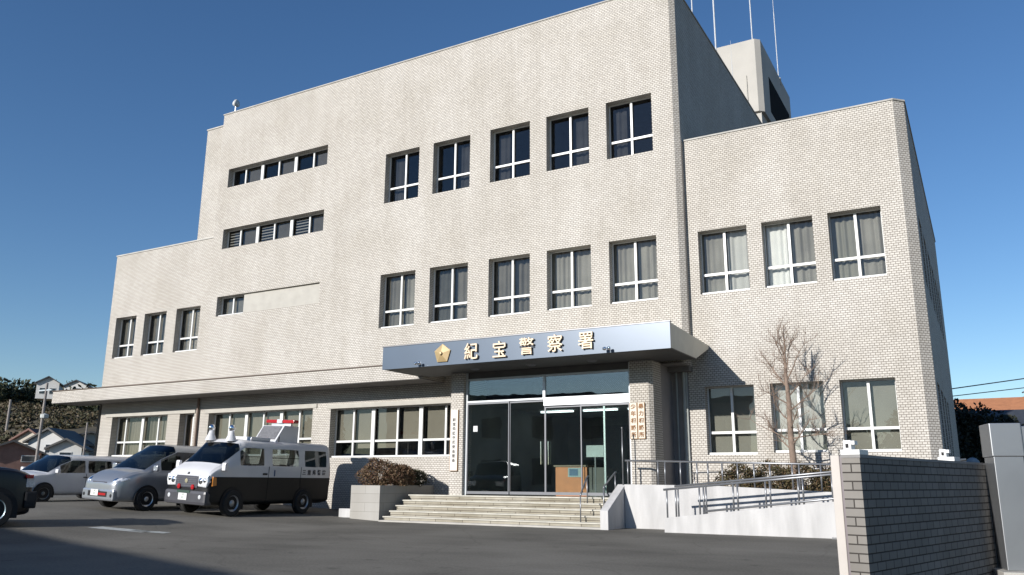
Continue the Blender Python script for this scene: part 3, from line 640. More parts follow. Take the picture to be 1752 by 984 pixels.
rail_set('handrail', 'dark steel handrail on top of the inner ramp wall', (2.5,Y2,0.9),
  [[(-.95,Y2,z2(-.95)),(7,Y2,z2(7))]], [(x,Y2,zw2(x)-.02,z2(x)) for x in (-.88,-.05,.14,.55,.98,1.26,1.62,2.0,2.4,2.78,3.30,3.46,3.95,4.5,5.2)], 0.026)
Y3 = -0.75
rail_set('handrail', 'dark steel handrail nearest the wing wall, low behind the ramp', (2.5,Y3,0.9),
  [[(.5,Y3,1.22),(7,Y3,1.42)]], [(x,Y3,.55,1.22+(x-.5)*.03) for x in (.55,1.3,2.1,2.9,3.7,4.5)], 0.022)
rail_set('handrail', 'short bent handrail rising over the middle of the steps', (-1.9,-2.3,0.2),
  [[(-1.86,-2.75,.62),(-1.86,-2.70,.68),(-2.05,-1.9,1.10),(-2.08,-1.75,1.12)]], [(-1.86,-2.75,G0+.15,.64),(-2.05,-1.9,.4,1.1)], 0.022)
rail_set('handrail', 'short bent handrail beside the white cheek wall', (-1.3,-2.2,0.2),
  [[(-1.36,-2.4,.80),(-1.36,-2.35,.86),(-1.36,-1.6,1.22),(-1.36,-1.5,1.23)]], [(-1.36,-2.4,G0+.3,.82),(-1.36,-1.6,.5,1.22)], 0.022)
rail_set('grab_post', 'tall thin steel post at the right edge of the glass doors', (-1.05,-1.9,0.6), [[(-1.02,-1.88,2.35),(-1.02,-1.88,2.4)]], [(-1.02,-1.88,.9,2.4)], 0.022)

# ------------------------------------------------------------------ bare tree
def bare_tree(loc):
    t = thing('bare_tree', 'leafless slender tree with many thin twigs in front of the right wing', 'tree', loc)
    rnd = random.Random(11); trunk = MB(); limbs = []
    pts = [(0,0,0),(.01,0,.8),(-.02,.02,1.6),(0,0,2.4),(-.03,0,3.1),(-.02,.02,3.8),(0,0,4.4)]
    trunk.tube(pts, [.10,.085,.075,.06,.04,.022,.008], 10); trunk.build('trunk', BARK, t, smooth=True)
    def grow(mb, p, d, l, r, dep):
        n = 5; q = [p]; dd = d.normalized()
        for i in range(n):
            dd = (dd + Vector((rnd.gauss(0,.13), rnd.gauss(0,.13), rnd.gauss(0,.10)+.06))).normalized(); q.append(q[-1]+dd*l/n)
        mb.tube(q, [r*(1-.75*i/n) for i in range(n+1)], 5 if dep else 6)
        if dep < 3:
            k = [8,6,3][dep]
            for j in range(k):
                i = 1+int(rnd.random()*(n-.5)); i = min(i, n); f = rnd.random()
                b = q[i-1].lerp(q[i], f); side = Vector((rnd.gauss(0,.8), rnd.gauss(0,.8), rnd.gauss(.25,.7) if dep == 0 else .5+abs(rnd.gauss(.4,.5)))).normalized()
                grow(mb, b, dd*0.7+side*.9, l*(0.30+.25*rnd.random()), r*.42, dep+1)
    mains = [(1.45,(-1,-.2,.45),1.15),(1.5,(1,.1,.35),1.15),(1.75,(.5,-.9,.5),.9),(1.95,(-.9,.5,.55),1.1),(2.2,(1,-.3,.7),1.15),(2.35,(-.8,-.5,.8),.95),(2.55,(.7,.6,.9),1.1),(2.8,(-.7,.2,1.1),1.15),(3.0,(.75,-.2,1.2),1.0),(3.15,(-.3,-.3,1.8),1.0),(3.3,(.3,.3,2),.95),(1.2,(-.9,.2,.6),1.1),(1.35,(.8,-.5,.6),1.0),(2.65,(-.3,.8,1),.9),(3.5,(-.25,.1,2),.8),(3.7,(.25,0,2),.7)]
    for z, d, l in mains:
        mb = MB(); grow(mb, Vector((0,0,z)), Vector(d), l, .021, 0); mb.build('branch', BARK, t)
bare_tree((3.18,-1.05,0.55))

# ------------------------------------------------------------------ gate wall, post, steel pillar
ux = Vector((0.256,0.967)).normalized(); uy = Vector((-ux.y, ux.x))
pA = Vector((6.285,-13.88))
def along(s, off=0): p = pA + ux*s + uy*off; return (p.x, p.y)
t = thing('gate_wall', 'grey block gate wall beside the camera, running towards the steel pillar', 'wall', (*along(2.2, .09), G0))
c = along(2.2, .09)
mb = MB(); mb.obox((0,0), ux, 2.2, .09, -.1, 1.40); mb.build('block_wall', GATEBRICK, t)
mb = MB(); mb.obox((0,0), ux, 2.205, .097, 1.402, 1.43); mb.build('coping', mat('wall_coping', (0.30,0.29,0.28), 0.7), t)
def bracket(s, label):
    x, y = along(s, .09); t = thing('gate_bracket', label, 'bracket', (x, y, G0+1.431), math.atan2(ux.y, ux.x), group='white brackets on the gate wall')
    # profile faces the camera: length runs across the view
    mb = MB(); mb.prism([(-.13,0),(-.13,.05),(.09,.05),(.09,0)], 'y', -.09, .10); mb.build('base_plate', WHITE, t, bevel=.004)
    mb = MB(); mb.box(-.05,.05,.02,.10,.051,.145).box(-.04,.04,-.012,.02,.10,.14); mb.build('upright', WHITE, t, bevel=.004)
    mb = MB(); mb.box(-.052,-.045,.045,.075,.07,.11); mb.build('slot', BLACKP, t)
bracket(.14, 'white L-shaped bracket at the near end of the gate wall')
bracket(3.0, 'white L-shaped bracket further along the gate wall, before the steel pillar')
t = thing('gate_post', 'slim pale post just left of the gate wall end', 'post', (6.035,-13.70,G0))
MB().box(-.042,.042,-.04,.04,-.1,1.43).build('post_body', mat('pale_post', (0.56,0.515,0.47), 0.5, 0, 0.05), t, bevel=0.006)
MB().box(.0425,.075,-.03,.03,-.1,1.42).build('shade_strip', mat('post_painted_shade', (0.20,0.17,0.18), 0.5), t)  # dark strip that paints the shaded right side of the post
MB().box(-.09,-.043,-.01,.01,.62,.635).build('latch', CHROME, t)
BR = mat('brushed_steel', (0.30,0.31,0.32), 0.38, 0.75, 0.08, 1.2)
t = thing('steel_pillar', 'brushed steel clad pillar on a concrete base at the right edge', 'pillar', (7.70,-10.05,G0), R(14))
MB().box(-.32,.02,-.22,.22,.12,1.50).build('lower_cladding', BR, t, bevel=.008)
MB().box(-.335,.03,-.235,.235,1.502,1.92).build('upper_cladding', BR, t, bevel=.012)
MB().box(.035,.6,-.20,.2,.12,1.88).build('sign_panel', BR, t, bevel=.008)
MB().box(-.42,.9,-.42,.4,-.1,.119).build('base', CONC, t, bevel=.01)

# ------------------------------------------------------------------ vehicles
def car_paint(name, c, rough=0.25, metal=0.0):
    m = mat(name, c, rough, metal, 0.03); b = m.node_tree.nodes['Principled BSDF']; b.inputs['Coat Weight'].default_value = 0.25; b.inputs['Coat Roughness'].default_value = 0.06; return m
CGL = glass_mat('car_glass', (0.42,0.46,0.45), 1.6)
CGD = glass_mat('car_glass_dark', (0.16,0.18,0.18), 1.6)
PW = car_paint('white_car_paint', (0.76,0.76,0.77)); PB = car_paint('black_car_paint', (0.008,0.009,0.010), 0.5); PB.node_tree.nodes['Principled BSDF'].inputs['Coat Weight'].default_value = 0.05; PB.node_tree.nodes['Principled BSDF'].inputs['Specular IOR Level'].default_value = 0.3; PS = car_paint('silver_car_paint', (0.33,0.35,0.38), 0.28, 0.6)
PD = car_paint('dark_car_paint', (0.008,0.008,0.011), .35); PD.node_tree.nodes['Principled BSDF'].inputs['Coat Weight'].default_value = 0.1; AMB = mat('amber_lens', (0.75,0.28,0.05), 0.2); REDL = mat('red_lens', (0.45,0.015,0.02), 0.2, 0, 0.1)
LENS = mat('headlamp_lens', (0.95,0.97,1.0), 0.12, 0.35, 0.25, 30); PLATE = mat('number_plate', (0.82,0.83,0.80), 0.5, 0, 0.03); PINK = mat('plate_ink', (0.05,0.16,0.09), 0.6)
def hull(root, stations, cls, mats, sub=2):
    """stations: (x, [(halfwidth, z), ...]); cls(i, j) -> part name; mats: name -> material"""
    names = list(mats); bm = bmesh.new(); rows = []
    K = len(stations[0][1])
    for x, ring in stations:
        row = [bm.verts.new((x, -wd, z)) for wd, z in ring]
        row2 = [bm.verts.new((x, wd, z)) if wd > 1e-6 else row[k] for k, (wd, z) in enumerate(ring)]
        rows.append((row, row2))
    def face(vs, i, j):
        u = []
        for v in vs:
            if v not in u: u.append(v)
        if len(u) < 3: return
        try: f = bm.faces.new(u)
        except ValueError: return
        f.material_index = names.index(cls(i, j))
    for i in range(len(stations)-1):
        for j in range(K-1):
            for s in (0, 1):
                a, b = rows[i][s], rows[i+1][s]; q = (a[j], a[j+1], b[j+1], b[j]); face(q if s == 0 else q[::-1], i, j)
    for idx, i in ((0, -1), (len(stations)-1, -2)):
        for j in range(K-1):
            l, r = rows[idx][0], rows[idx][1]; face((l[j], r[j], r[j+1], l[j+1]), i, j)
    bmesh.ops.recalc_face_normals(bm, faces=bm.faces)
    cl = bm.edges.layers.float.new('crease_edge')
    for e in bm.edges:
        if len({f.material_index for f in e.link_faces}) > 1: e[cl] = 1.0
    cv = bm.verts.layers.float.new('crease_vert')
    for v in bm.verts:
        if sum(1 for e in v.link_edges if e[cl] > .5) >= 2: v[cv] = 0.75
    me = bpy.data.meshes.new('hull'); bm.to_mesh(me); bm.free()
    tmp = bpy.data.objects.new('hull', me); COL.objects.link(tmp)
    for n in names: me.materials.append(mats[n])
    md = tmp.modifiers.new('s', 'SUBSURF'); md.levels = sub; md.render_levels = sub
    dg = bpy.context.evaluated_depsgraph_get(); ev = bpy.data.meshes.new_from_object(tmp.evaluated_get(dg)); bpy.data.objects.remove(tmp)
    out = {}
    for k, n in enumerate(names):
        b2 = bmesh.new(); b2.from_mesh(ev)
        bmesh.ops.delete(b2, geom=[f for f in b2.faces if f.material_index != k], context='FACES')
        if not b2.faces: b2.free(); continue
        b2.verts.index_update(); b2.verts.ensure_lookup_table()
        for f in b2.faces: f.smooth = True; f.material_index = 0; f.tag = False
        groups = []
        if n == 'side_window':
            left = set(b2.faces)
            while left:
                st = [left.pop()]; g = []
                while st:
                    f = st.pop(); g.append(f)
                    for e in f.edges:
                        for q in e.link_faces:
                            if q in left: left.remove(q); st.append(q)
                groups.append(g)
        else: groups = [list(b2.faces)]
        for g in groups:
            vi = {}; vv = []; ff = []
            for f in g:
                ix = []
                for v in f.verts:
                    if v.index not in vi: vi[v.index] = len(vv); vv.append(tuple(v.co))
                    ix.append(vi[v.index])
                ff.append(ix)
            m2 = bpy.data.meshes.new(n); m2.from_pydata(vv, [], ff)
            for pz in m2.polygons: pz.use_smooth = True
            m2.materials.append(mats[n])
            o = bpy.data.objects.new(n, m2); COL.objects.link(o); o.parent = root; out[n] = o
        b2.free()
    return out
def wheel(root, x, y, r, wd=0.2, rimc=None, hubr=0.62):
    s = 1 if y > 0 else -1
    mb = MB(); rr = r; p = [(rr*hubr, -wd/2),(rr*.93,-wd/2),(rr,-wd*.36),(rr,wd*.36),(rr*.93,wd/2),(rr*hubr,wd/2),(rr*hubr,-wd/2)]
    mb.lathe(p, (x,y,r), 'y', 28); o = mb.build('wheel', RUBBER, root, smooth=False)
    mb = MB(); yy = y+s*wd*.32
    mb.lathe([(0.0, yy+s*.02),(rr*.18,yy+s*.02),(rr*.22,yy),(rr*.50,yy-s*.015),(rr*hubr,yy+s*.03)], (x,0,r), 'y', 28)
    mb.build('rim', rimc or ALU, o, smooth=True)
    mb = MB()
    for k in range(6):
        a = k*math.pi/3; cx_, cz_ = x+math.cos(a)*rr*.40, r+math.sin(a)*rr*.40
        mb.lathe([(0,yy+s*.004),(rr*.085,yy+s*.004)], (cx_,0,cz_), 'y', 8)
    mb.build('vent', BLACKP, o)
def arch(mb, x, y, r, ra):     # dark half disc just outside the body side
    s = 1 if y > 0 else -1; pts = []
    for k in range(17):
        a = math.pi*k/16; pts.append((x+ra*math.cos(a), r+ra*math.sin(a)))
    pts += [(x-ra, r*.55), (x+ra, r*.55)]
    mb.prism(pts, 'y', y, y+s*0.012)
def rbox(name, m, parent, x0, x1, y0, y1, z0, z1, bevel=0.01):
    return MB().box(x0, x1, y0, y1, z0, z1).build(name, m, parent, bevel=bevel)
def plate(root, x, y, z, face=1, txt='・・20'):
    p = rbox('number_plate', PLATE, root, x-.006, x+.006, y-.165, y+.165, z-.082, z+.082, .003)
    t_ = text_mesh('33', .075, PINK, 'plate_digits', p, .001, 0, (x+.008*face, y, z-.02), 1.2, (R(90),0,R(90)*face))
    text_mesh('三重', .04, PINK, 'plate_text', p, .001, 0, (x+.008*face, y, z+.05), 1.2, (R(90),0,R(90)*face))
def minivan_ring(w, zb, zm, zbelt, zwt, zr, tw=0.84, rw=0.72):
    return [(0,zb),(w*.93,zb),(w,zb+.14),(w,zm),(w*.985,zbelt),(w*tw,zwt),(w*rw,zr),(0,zr+.03)]

# ---- police van (one-box, black lower body, white upper body)
def police_van(loc, rot):
    t = thing('police_van', 'black and white police van with red roof lights parked near the planter', 'van', loc); t.rotation_euler = rot
    W = .845
    def ring(w, zb, zbelt, zwt, zr, tw=.89, rw=.80, zc=.98): return [(0,zb),(w*.9,zb),(w,zb+.10),(w,zb+.13),(w,.60),(w,zc-.012),(w,zc),(w*.995,zbelt-.02),(w*.99,zbelt),(w*tw+.005,zwt),(w*tw,zwt+.025),(w*rw,zr),(w*rw*.5,zr+.02),(0,zr+.025)]
    X = [(-2.34,.97,.30),(-2.30,.99,.27),(-2.16,1,.25),(-2.12,1,.25),(-1.16,1,.25),(-1.10,1,.25),(-.98,1,.25),(-.92,1,.25),(.16,1,.25),(.22,1,.25),(.40,1,.25),(.46,1,.25),(1.10,1,.25),(1.16,1,.25)]
    S = [(x, ring(W*k, zb, 1.26, 1.71, 1.90)) for x, k, zb in X]
    S[0] = (-2.34, ring(W*.95, .32, 1.26, 1.68, 1.84, .86, .76))
    S += [(1.34, ring(W, .25, 1.26, 1.62, 1.80)), (1.94, ring(W*.99, .25, 1.21, 1.25, 1.28)), (2.00, ring(W*.985, .25, 1.18, 1.215, 1.24)), (2.20, ring(W*.97, .25, 1.09, 1.12, 1.14)), (2.31, ring(W*.95, .27, 1.01, 1.02, 1.03, .93, .85, .90)), (2.355, ring(W*.90, .32, .95, .96, .965, .93, .85, .86))]
    n = len(S)
    gl = {3,7,8,11,12}   # placeholder, set below
    side = {3, 7, 11, 12, 13}
    def cls(i, j):
        if i in (-1,): return 'lower_body' if j < 5 else 'upper_body'
        if i == -2: return 'lower_body' if j < 5 else 'upper_body'
        if i == 14 and j in (10, 11, 12): return 'windscreen'
        if j == 8 and i in side: return 'side_window'
        return 'lower_body' if j < 5 else 'upper_body'
    hull(t, S, cls, {'lower_body': PB, 'upper_body': PW, 'side_window': CGL, 'windscreen': CGD}, 1)
    # inner trim so that the cabin is not an empty shell
    rbox('cabin_floor', BLACKP, t, -2.2, 1.9, -.75, .75, .55, .60, 0)
    for x in (1.0, .1, -.8):
        for y in (-.4, .4):
            rbox('seat', mat('seat_cloth', (0.09,0.09,0.10), 0.9), t, x-.08, x+.06, y-.25, y+.25, .6, 1.30, .04)
    for x in (1.52, -1.18):
        for s in (-1, 1): mb = MB(); arch(mb, x, s*.850, .32, .40); mb.build('wheel_arch', BLACKP, t)
    for x in (1.52, -1.18):
        for s in (-1, 1): wheel(t, x, s*.80, .325, .20, mat('steel_rim', (0.35,0.36,0.38), 0.4, 0.7, 0.05))
    # front: grille, lamps, bumper, plate, mirrors
    g = rbox('grille', mat('grille_grey', (0.10,0.10,0.12), 0.35, 0.5), t, 2.35, 2.372, -.42, .42, .68, .97, .012)
    mb = MB()
    for k in range(5): mb.box(2.373, 2.379, -.39, .39, .715+k*.05, .728+k*.05)
    mb.build('grille_bar', DARKALU, g)
    MB().lathe([(0,2.392),(.055,2.392),(.055,2.37)], (0,0,.84), 'x', 18).build('front_badge', CHROME, t)
    MB().prism([(-.035,.96),(.035,.96),(.045,1.02),(0,1.055),(-.045,1.02)], 'x', 2.31, 2.345).build('chest_mark', BLACKP, t)
    for s in (-1, 1):
        mb = MB(); mb.prism([(s*.43,.72),(s*.76,.70),(s*.81,.84),(s*.79,1.0),(s*.45,.97)], 'x', 2.20, 2.372); hl = mb.build('headlight', LENS, t, bevel=.03)
        mb = MB(); mb.prism([(2.10,.76),(2.24,.74),(2.24,.97),(2.13,.95)], 'y', s*.80, s*.853); mb.build('indicator', AMB, hl, bevel=.008)
        MB().lathe([(0,2.385),(.07,2.38),(.085,2.36)], (0,s*.54,.85), 'x', 14).build('bulb', CHROME, hl, smooth=True)
        MB().lathe([(0,2.384),(.05,2.38),(.06,2.36)], (0,s*.69,.87), 'x', 14).build('bulb', CHROME, hl, smooth=True)
        MB().lathe([(0,2.412),(.05,2.408),(.06,2.38)], (0,s*.60,.47), 'x', 14).build('fog_lamp', LENS, t)
        m_ = rbox('mirror', PW, t, 1.90, 2.0, s*.92-.07, s*.92+.07, 1.12, 1.32, .03)
        MB().tube([(1.88,s*.80,1.15),(1.9,s*.86,1.17)], .02).build('mirror_arm', BLACKP, m_)
        MB().lathe([(0,2.41),(.06,2.40),(.065,2.36)], (0,s*.27,.70), 'x', 14).build('red_lamp', REDL, t)
    rbox('bumper', mat('bumper_grey', (0.07,0.07,0.08), 0.4), t, 2.14, 2.40, -.81, .81, .27, .62, .075)
    plate(t, 2.412, -.05, .46)
    rbox('tow_bracket', mat('green_tape', (0.02,0.06,0.04), .6), t, 2.401, 2.406, -.30, .20, .55, .61, 0)
    for s in (-1, 1):
        h = rbox('door_handle', BLACKP, t, .34, .50, s*.846-.02, s*.846+.02, 1.03, 1.075, .006)
        rbox('slide_handle', mat('blue_tag', (0.05,0.09,0.2), .5), t, .04, .07, s*.85-.01, s*.85+.01, 1.0, 1.16, .004)
        rbox('window_bar', BLACKP, t, -.92, .16, s*.80-.01, s*.80+.01, 1.47, 1.485, 0)
        mb = MB()
        for x in (.28, -1.01): mb.box(x-.006, x+.006, s*.845-.004, s*.845+.006, .34, 1.25)
        mb.build('door_seam', BLACKP, t)
    INKB = mat('marking_ink', (0.05,0.05,0.07), .6)
    for s in (-1, 1):
        for k, ch in enumerate('三重県警察'):
            x = -1.14 - k*.215 if s > 0 else -2.0 + k*.215
            text_mesh(ch, .15, INKB, 'marking', t, .002, .004, (x, s*.848, 1.115), 1.0, (R(90),0,0 if s < 0 else R(180)))
    # roof: two white cones with mirror balls, raised sign box, red light bar
    for y in (-.52, .30):
        c = MB().lathe([(.16,1.86),(.135,1.93),(.09,2.02),(.06,2.12),(.0,2.13)], (1.30,y,0), 'z', 18).build('siren_cone', PW, t, smooth=True)
        MB().lathe([(0,2.09),(.06,2.11),(.095,2.19),(.06,2.265),(0,2.28)], (1.30,y,0), 'z', 18).build('mirror_ball', CHROME, c, smooth=True)
    rbox('roof_hatch', PW, t, .05, .80, -.35, .55, 1.90, 2.0, .03)
    bx = MB().prism([(-.22,1.90),(-1.15,1.90),(-1.15,2.36),(-.55,2.36)], 'y', -.45, .45).build('sign_box', PW, t, bevel=.02)
    mb = MB().poly([(-.275,-.38,1.955),(-.275,.38,1.955),(-.535,.38,2.325),(-.535,-.38,2.325)])
    mb.v = [(x+.02, y, z+.02) for x, y, z in mb.v]; mb.build('sign_screen', mat('mesh_screen', (0.17,0.17,0.18), 0.6, 0, 0.3, 20), bx)
    lb = rbox('light_bar', REDL, t, -1.0, -.78, -.58, .58, 2.44, 2.535, .03)
    rbox('light_bar_centre', mat('clear_lens', (0.7,0.7,0.72), .15), lb, -1.02, -.76, -.11, .11, 2.435, 2.55, .02)
    rbox('light_bar_foot', ALU, lb, -.94, -.84, -.40, .40, 2.36, 2.44, .01)
    MB().tube([(-.3,.52,1.9),(-.3,.52,2.05)], .015).build('roof_aerial', BLACKP, t)
    rbox('tail_lamp', REDL, t, -2.36, -2.33, .64, .78, .75, 1.15, .01); rbox('tail_lamp', REDL, t, -2.36, -2.33, -.78, -.64, .75, 1.15, .01)
    return t

def generic_car(t, L, W, H, hood_x, hood_z, ws_x, belt, wt, roofx, paint, glass, wheels, r, side, nose=.62, rear_z=None, rear_x=None, arch_r=None, rimc=None, tail='hatch'):
    w = W/2
    def ring(k, zb, zbelt, zwt, zr, tw=.86, rw=.74): a = w*k; return [(0,zb),(a*.88,zb),(a*.98,zb+.08),(a,zb+.22),(a,zbelt-.12),(a*.975,zbelt-.015),(a*.965,zbelt),(a*tw+.004,zwt),(a*tw,zwt+.02),(a*rw,zr),(0,zr+.03)]
    zb = .22; x0 = -L/2; x1 = L/2
    S = [(x0, ring(.88, .34, belt, wt-.16, H-.22, .84, .70)), (x0+.05, ring(.94, .30, belt, wt-.08, H-.12)), (x0+.22, ring(.99, zb, belt, wt, H-.05))]
    idx = []
    for a, b in side:           # glass openings from rear to front
        S.append((a-.04, ring(1, zb, belt, wt, H))); S.append((a, ring(1, zb, belt, wt, H))); idx.append(len(S)-1); S.append((b, ring(1, zb, belt, wt, H)))
    S.append((roofx, ring(1, zb, belt, wt-.03, H-.03))); iw0 = len(S)-1
    S.append((roofx+(ws_x-roofx)*.5, ring(.995, zb, belt-.01, belt+(wt-belt)*.56, belt+(H-belt)*.58)))
    S.append((ws_x, ring(.985, zb, belt-.05, belt-.02, belt+.01)))
    S.append((ws_x+.05, ring(.98, zb, belt-.06, belt-.035, belt-.012)))
    S.append(((ws_x+hood_x)/2, ring(.97, zb, (belt+hood_z)/2-.04, (belt+hood_z)/2-.01, (belt+hood_z)/2+.01)))
    S.append((hood_x, ring(.93, zb, hood_z-.04, hood_z-.02, hood_z)))
    S.append((x1-.05, ring(.86, .24, nose, nose+.015, nose+.03))); S.append((x1, ring(.74, .30, nose-.12, nose-.10, nose-.08)))
    def cls(i, j):
        if i < 0: return 'rear_window' if (i == -1 and j in (6,)) and tail == 'hatch' else 'body'
        if i in (iw0, iw0+1) and j in (8, 9): return 'windscreen'
        if j == 6 and (i in idx or i == iw0-1 or i == iw0): return 'side_window'
        return 'body'
    mats = {'body': paint, 'side_window': glass, 'windscreen': glass, 'rear_window': glass}
    hull(t, S, cls, mats, 1)
    for x in wheels:
        for s in (-1, 1): mb = MB(); arch(mb, x, s*(w+.004), r, arch_r or r*1.18); mb.build('wheel_arch', BLACKP, t)
    for x in wheels:
        for s in (-1, 1): wheel(t, x, s*(w-.055), r, .19, rimc)
    rbox('cabin_floor', BLACKP, t, x0+.3, ws_x, -w*.85, w*.85, .45, .5, 0)
    for x in ((side[-1][0]+side[-1][1])/2-.2, (side[0][0]+side[0][1])/2-.1):
        for y in (-.36, .36): rbox('seat', mat('seat_cloth', (0.09,0.09,0.10), 0.9), t, x-.08, x+.06, y-.24, y+.24, .5, belt+.22, .04)
    return t

def lamp_blob(name, m, parent, c, r, yaw=0.0):
    mb = MB(); n, k = 8, 14
    for i in range(n+1):
        th = math.pi*i/n
        for j in range(k):
            ph = 2*math.pi*j/k; x, y, z = r[0]*math.sin(th)*math.cos(ph), r[1]*math.sin(th)*math.sin(ph), r[2]*math.cos(th)
            mb.v.append((c[0]+x*math.cos(yaw)-y*math.sin(yaw), c[1]+x*math.sin(yaw)+y*math.cos(yaw), c[2]+z+(-(x)*.25)))
    for i in range(n):
        for j in range(k): mb.f.append((i*k+j, i*k+(j+1)%k, (i+1)*k+(j+1)%k, (i+1)*k+j))
    return mb.build(name, m, parent, smooth=True)
def silver_minivan(loc, rot):
    t = thing('minivan', 'silver minivan parked with its nose out beside the police van', 'minivan', loc); t.rotation_euler = rot
    generic_car(t, 4.65, 1.70, 1.80, 1.95, 1.00, 1.50, 1.10, 1.62, .55, PS, CGD, (1.42,-1.42), .32, [(-2.0,-1.2),(-1.1,-.35),(-.25,.52)], nose=.78)
    for s in (-1, 1):
        hl = lamp_blob('headlight', LENS, t, (2.06,s*.60,.80), (.26,.17,.10), s*-.5); lamp_blob('bulb', CHROME, hl, (2.17,s*.56,.80), (.12,.09,.07), s*-.5)
        MB().lathe([(0,2.345),(.05,2.34),(.06,2.30)], (0,s*.60,.40), 'x', 12).build('fog_lamp', BLACKP, t)
        rbox('mirror', PS, t, 1.22, 1.32, s*.93-.09, s*.93+.09, 1.08, 1.24, .03)
    rbox('bumper', PS, t, 2.12, 2.34, -.70, .70, .26, .56, .05)
    g = rbox('grille', BLACKP, t, 2.335, 2.35, -.42, .42, .36, .50, .01); rbox('grille_trim', REDL, g, 2.351, 2.356, .05, .38, .40, .46, 0)
    rbox('upper_grille', mat('grille_grey', (0.10,0.10,0.12), 0.35, 0.5), t, 2.28, 2.315, -.32, .32, .70, .76, .005)
    plate(t, 2.365, -.1, .46)
    rbox('dash_tray', mat('dash_green', (0.35,0.42,0.38), 0.8), t, 1.05, 1.45, -.6, .6, .98, 1.03, .01)
    return t
def white_wagon(loc, rot):
    t = thing('estate_car', 'white estate car with blue door lettering, left of the silver minivan', 'estate car', loc); t.rotation_euler = rot
    generic_car(t, 4.35, 1.69, 1.50, 1.75, .88, 1.18, .95, 1.36, .45, PW, CGD, (1.32,-1.25), .30, [(-1.95,-1.15),(-1.03,-.15),(-.05,.42)], nose=.66, rimc=mat('dull_hubcap', (0.20,0.21,0.20), 0.5, 0.2))
    for s in (-1, 1):
        lamp_blob('headlight', LENS, t, (1.90,s*.62,.70), (.26,.15,.09), s*-.5)
        rbox('mirror', PW, t, .92, 1.02, s*.90-.07, s*.90+.07, .95, 1.07, .02)
        for k, ch in enumerate('三重県警察'):
            text_mesh(ch, .085, mat('blue_marking', (0.06,0.10,0.28), .6), 'marking', t, .002, .002, ((-.45-k*.11) if s > 0 else (-.9+k*.11), s*.849, .70), 1.0, (R(90),0,0 if s < 0 else R(180)))
        rbox('door_handle', BLACKP, t, -.12, .02, s*.85-.01, s*.85+.012, .80, .83, .004)
        mb = MB()
        for x in (-.08, -1.08): mb.box(x-.004, x+.004, s*.843-.004, s*.843+.006, .3, .93)
        mb.build('door_seam', BLACKP, t)
    rbox('bumper', PW, t, 1.95, 2.19, -.72, .72, .25, .46, .04)
    plate(t, 2.2, 0, .42)
    return t
def dark_suv(loc, rot):
    t = thing('off_road_car', 'black off-road car entering at the left edge with pale wheel rim', 'car', loc); t.rotation_euler = rot
    generic_car(t, 4.4, 1.78, 1.80, 1.85, 1.17, 1.05, 1.22, 1.66, .45, PD, CGD, (1.45,-1.32), .36, [(-1.95,-1.1),(-1.0,-.15),(-.05,.42)], nose=1.02, arch_r=.45, rimc=mat('pale_rim', (0.25,0.33,0.37), 0.35, 0.5))
    for s in (-1, 1):
        MB().prism([(s*.42,.80),(s*.78,.80),(s*.80,1.0),(s*.44,.98)], 'x', 2.02, 2.19).build('headlight', LENS, t, bevel=.01)
        rbox('indicator', REDL, t, 2.0, 2.14, s*.80-.06, s*.80+.03, .98, 1.05, .01)
        rbox('mirror', PD, t, .98, 1.08, s*.95-.08, s*.95+.08, 1.2, 1.38, .02)
    rbox('bumper', BLACKP, t, 2.02, 2.26, -.84, .84, .38, .72, .04)
    plate(t, 2.27, 0, .55)
    return t
tilt = math.atan(.045)
def park(fn, x, y, rz, s=1.0, dz=0.0, zs=1.0):
    t = fn((x, y, gz(x)+dz), (-tilt, 0, rz)); t.scale = (s, s, s*zs); return t
park(police_van, -12.30, -3.75-.28, R(-90), 1.05, 0, 1.075)
park(silver_minivan, -14.95, -4.9, R(-91), 1.05)
park(white_wagon, -20.5, -4.8, R(-88), 1.05, 0, .97)
t = dark_suv((-12.55, -13.35, gz(-11.2)-.02), (0, 0, R(70))); t.scale = (1, 1, 1.07)

# ------------------------------------------------------------------ background left: hill, trees, houses, poles
HILLM = mat('hillside_scrub', (0.10,0.080,0.042), 0.95, 0, 0.45, 0.12)
mb = MB(); rnd = random.Random(5)
nx, ny = 60, 26
def hh(x, y):      # ridge to the left, behind the lot
    u = (x+175)/105; v = (y-95)/62
    b = math.exp(-(u*u)**1.6)*math.exp(-(v*v)**1.4)
    return 17.0*b*(1+0.10*math.sin(x*.06)+.07*math.sin(y*.11+x*.03)) - .3
gx = [-330+i*(285/nx) for i in range(nx+1)]; gy = [20+j*(170/ny) for j in range(ny+1)]
for i in range(nx):
    for j in range(ny):
        mb.poly([(x, y, gz(x)-.3+hh(x, y)) for x, y in ((gx[i],gy[j]),(gx[i+1],gy[j]),(gx[i+1],gy[j+1]),(gx[i],gy[j+1]))])
tag(mb.build('hill', HILLM, smooth=True, fixn=False), kind='structure')
WOODM = leaf_mat('woodland_leaves', [(0.012,0.018,0.010),(0.03,0.04,0.018),(0.05,0.05,0.025),(0.022,0.03,0.014)])
SCRUB = leaf_mat('scrub_leaves', [(0.045,0.046,0.022),(0.07,0.058,0.03),(0.085,0.06,0.036),(0.045,0.05,0.024)])
def cray(px, py, d):
    v = fw + r2*(px-876)/1402.6 - u2*(py-492)/1402.6; return Vector((7.350,-22.630,.964)) + v*d
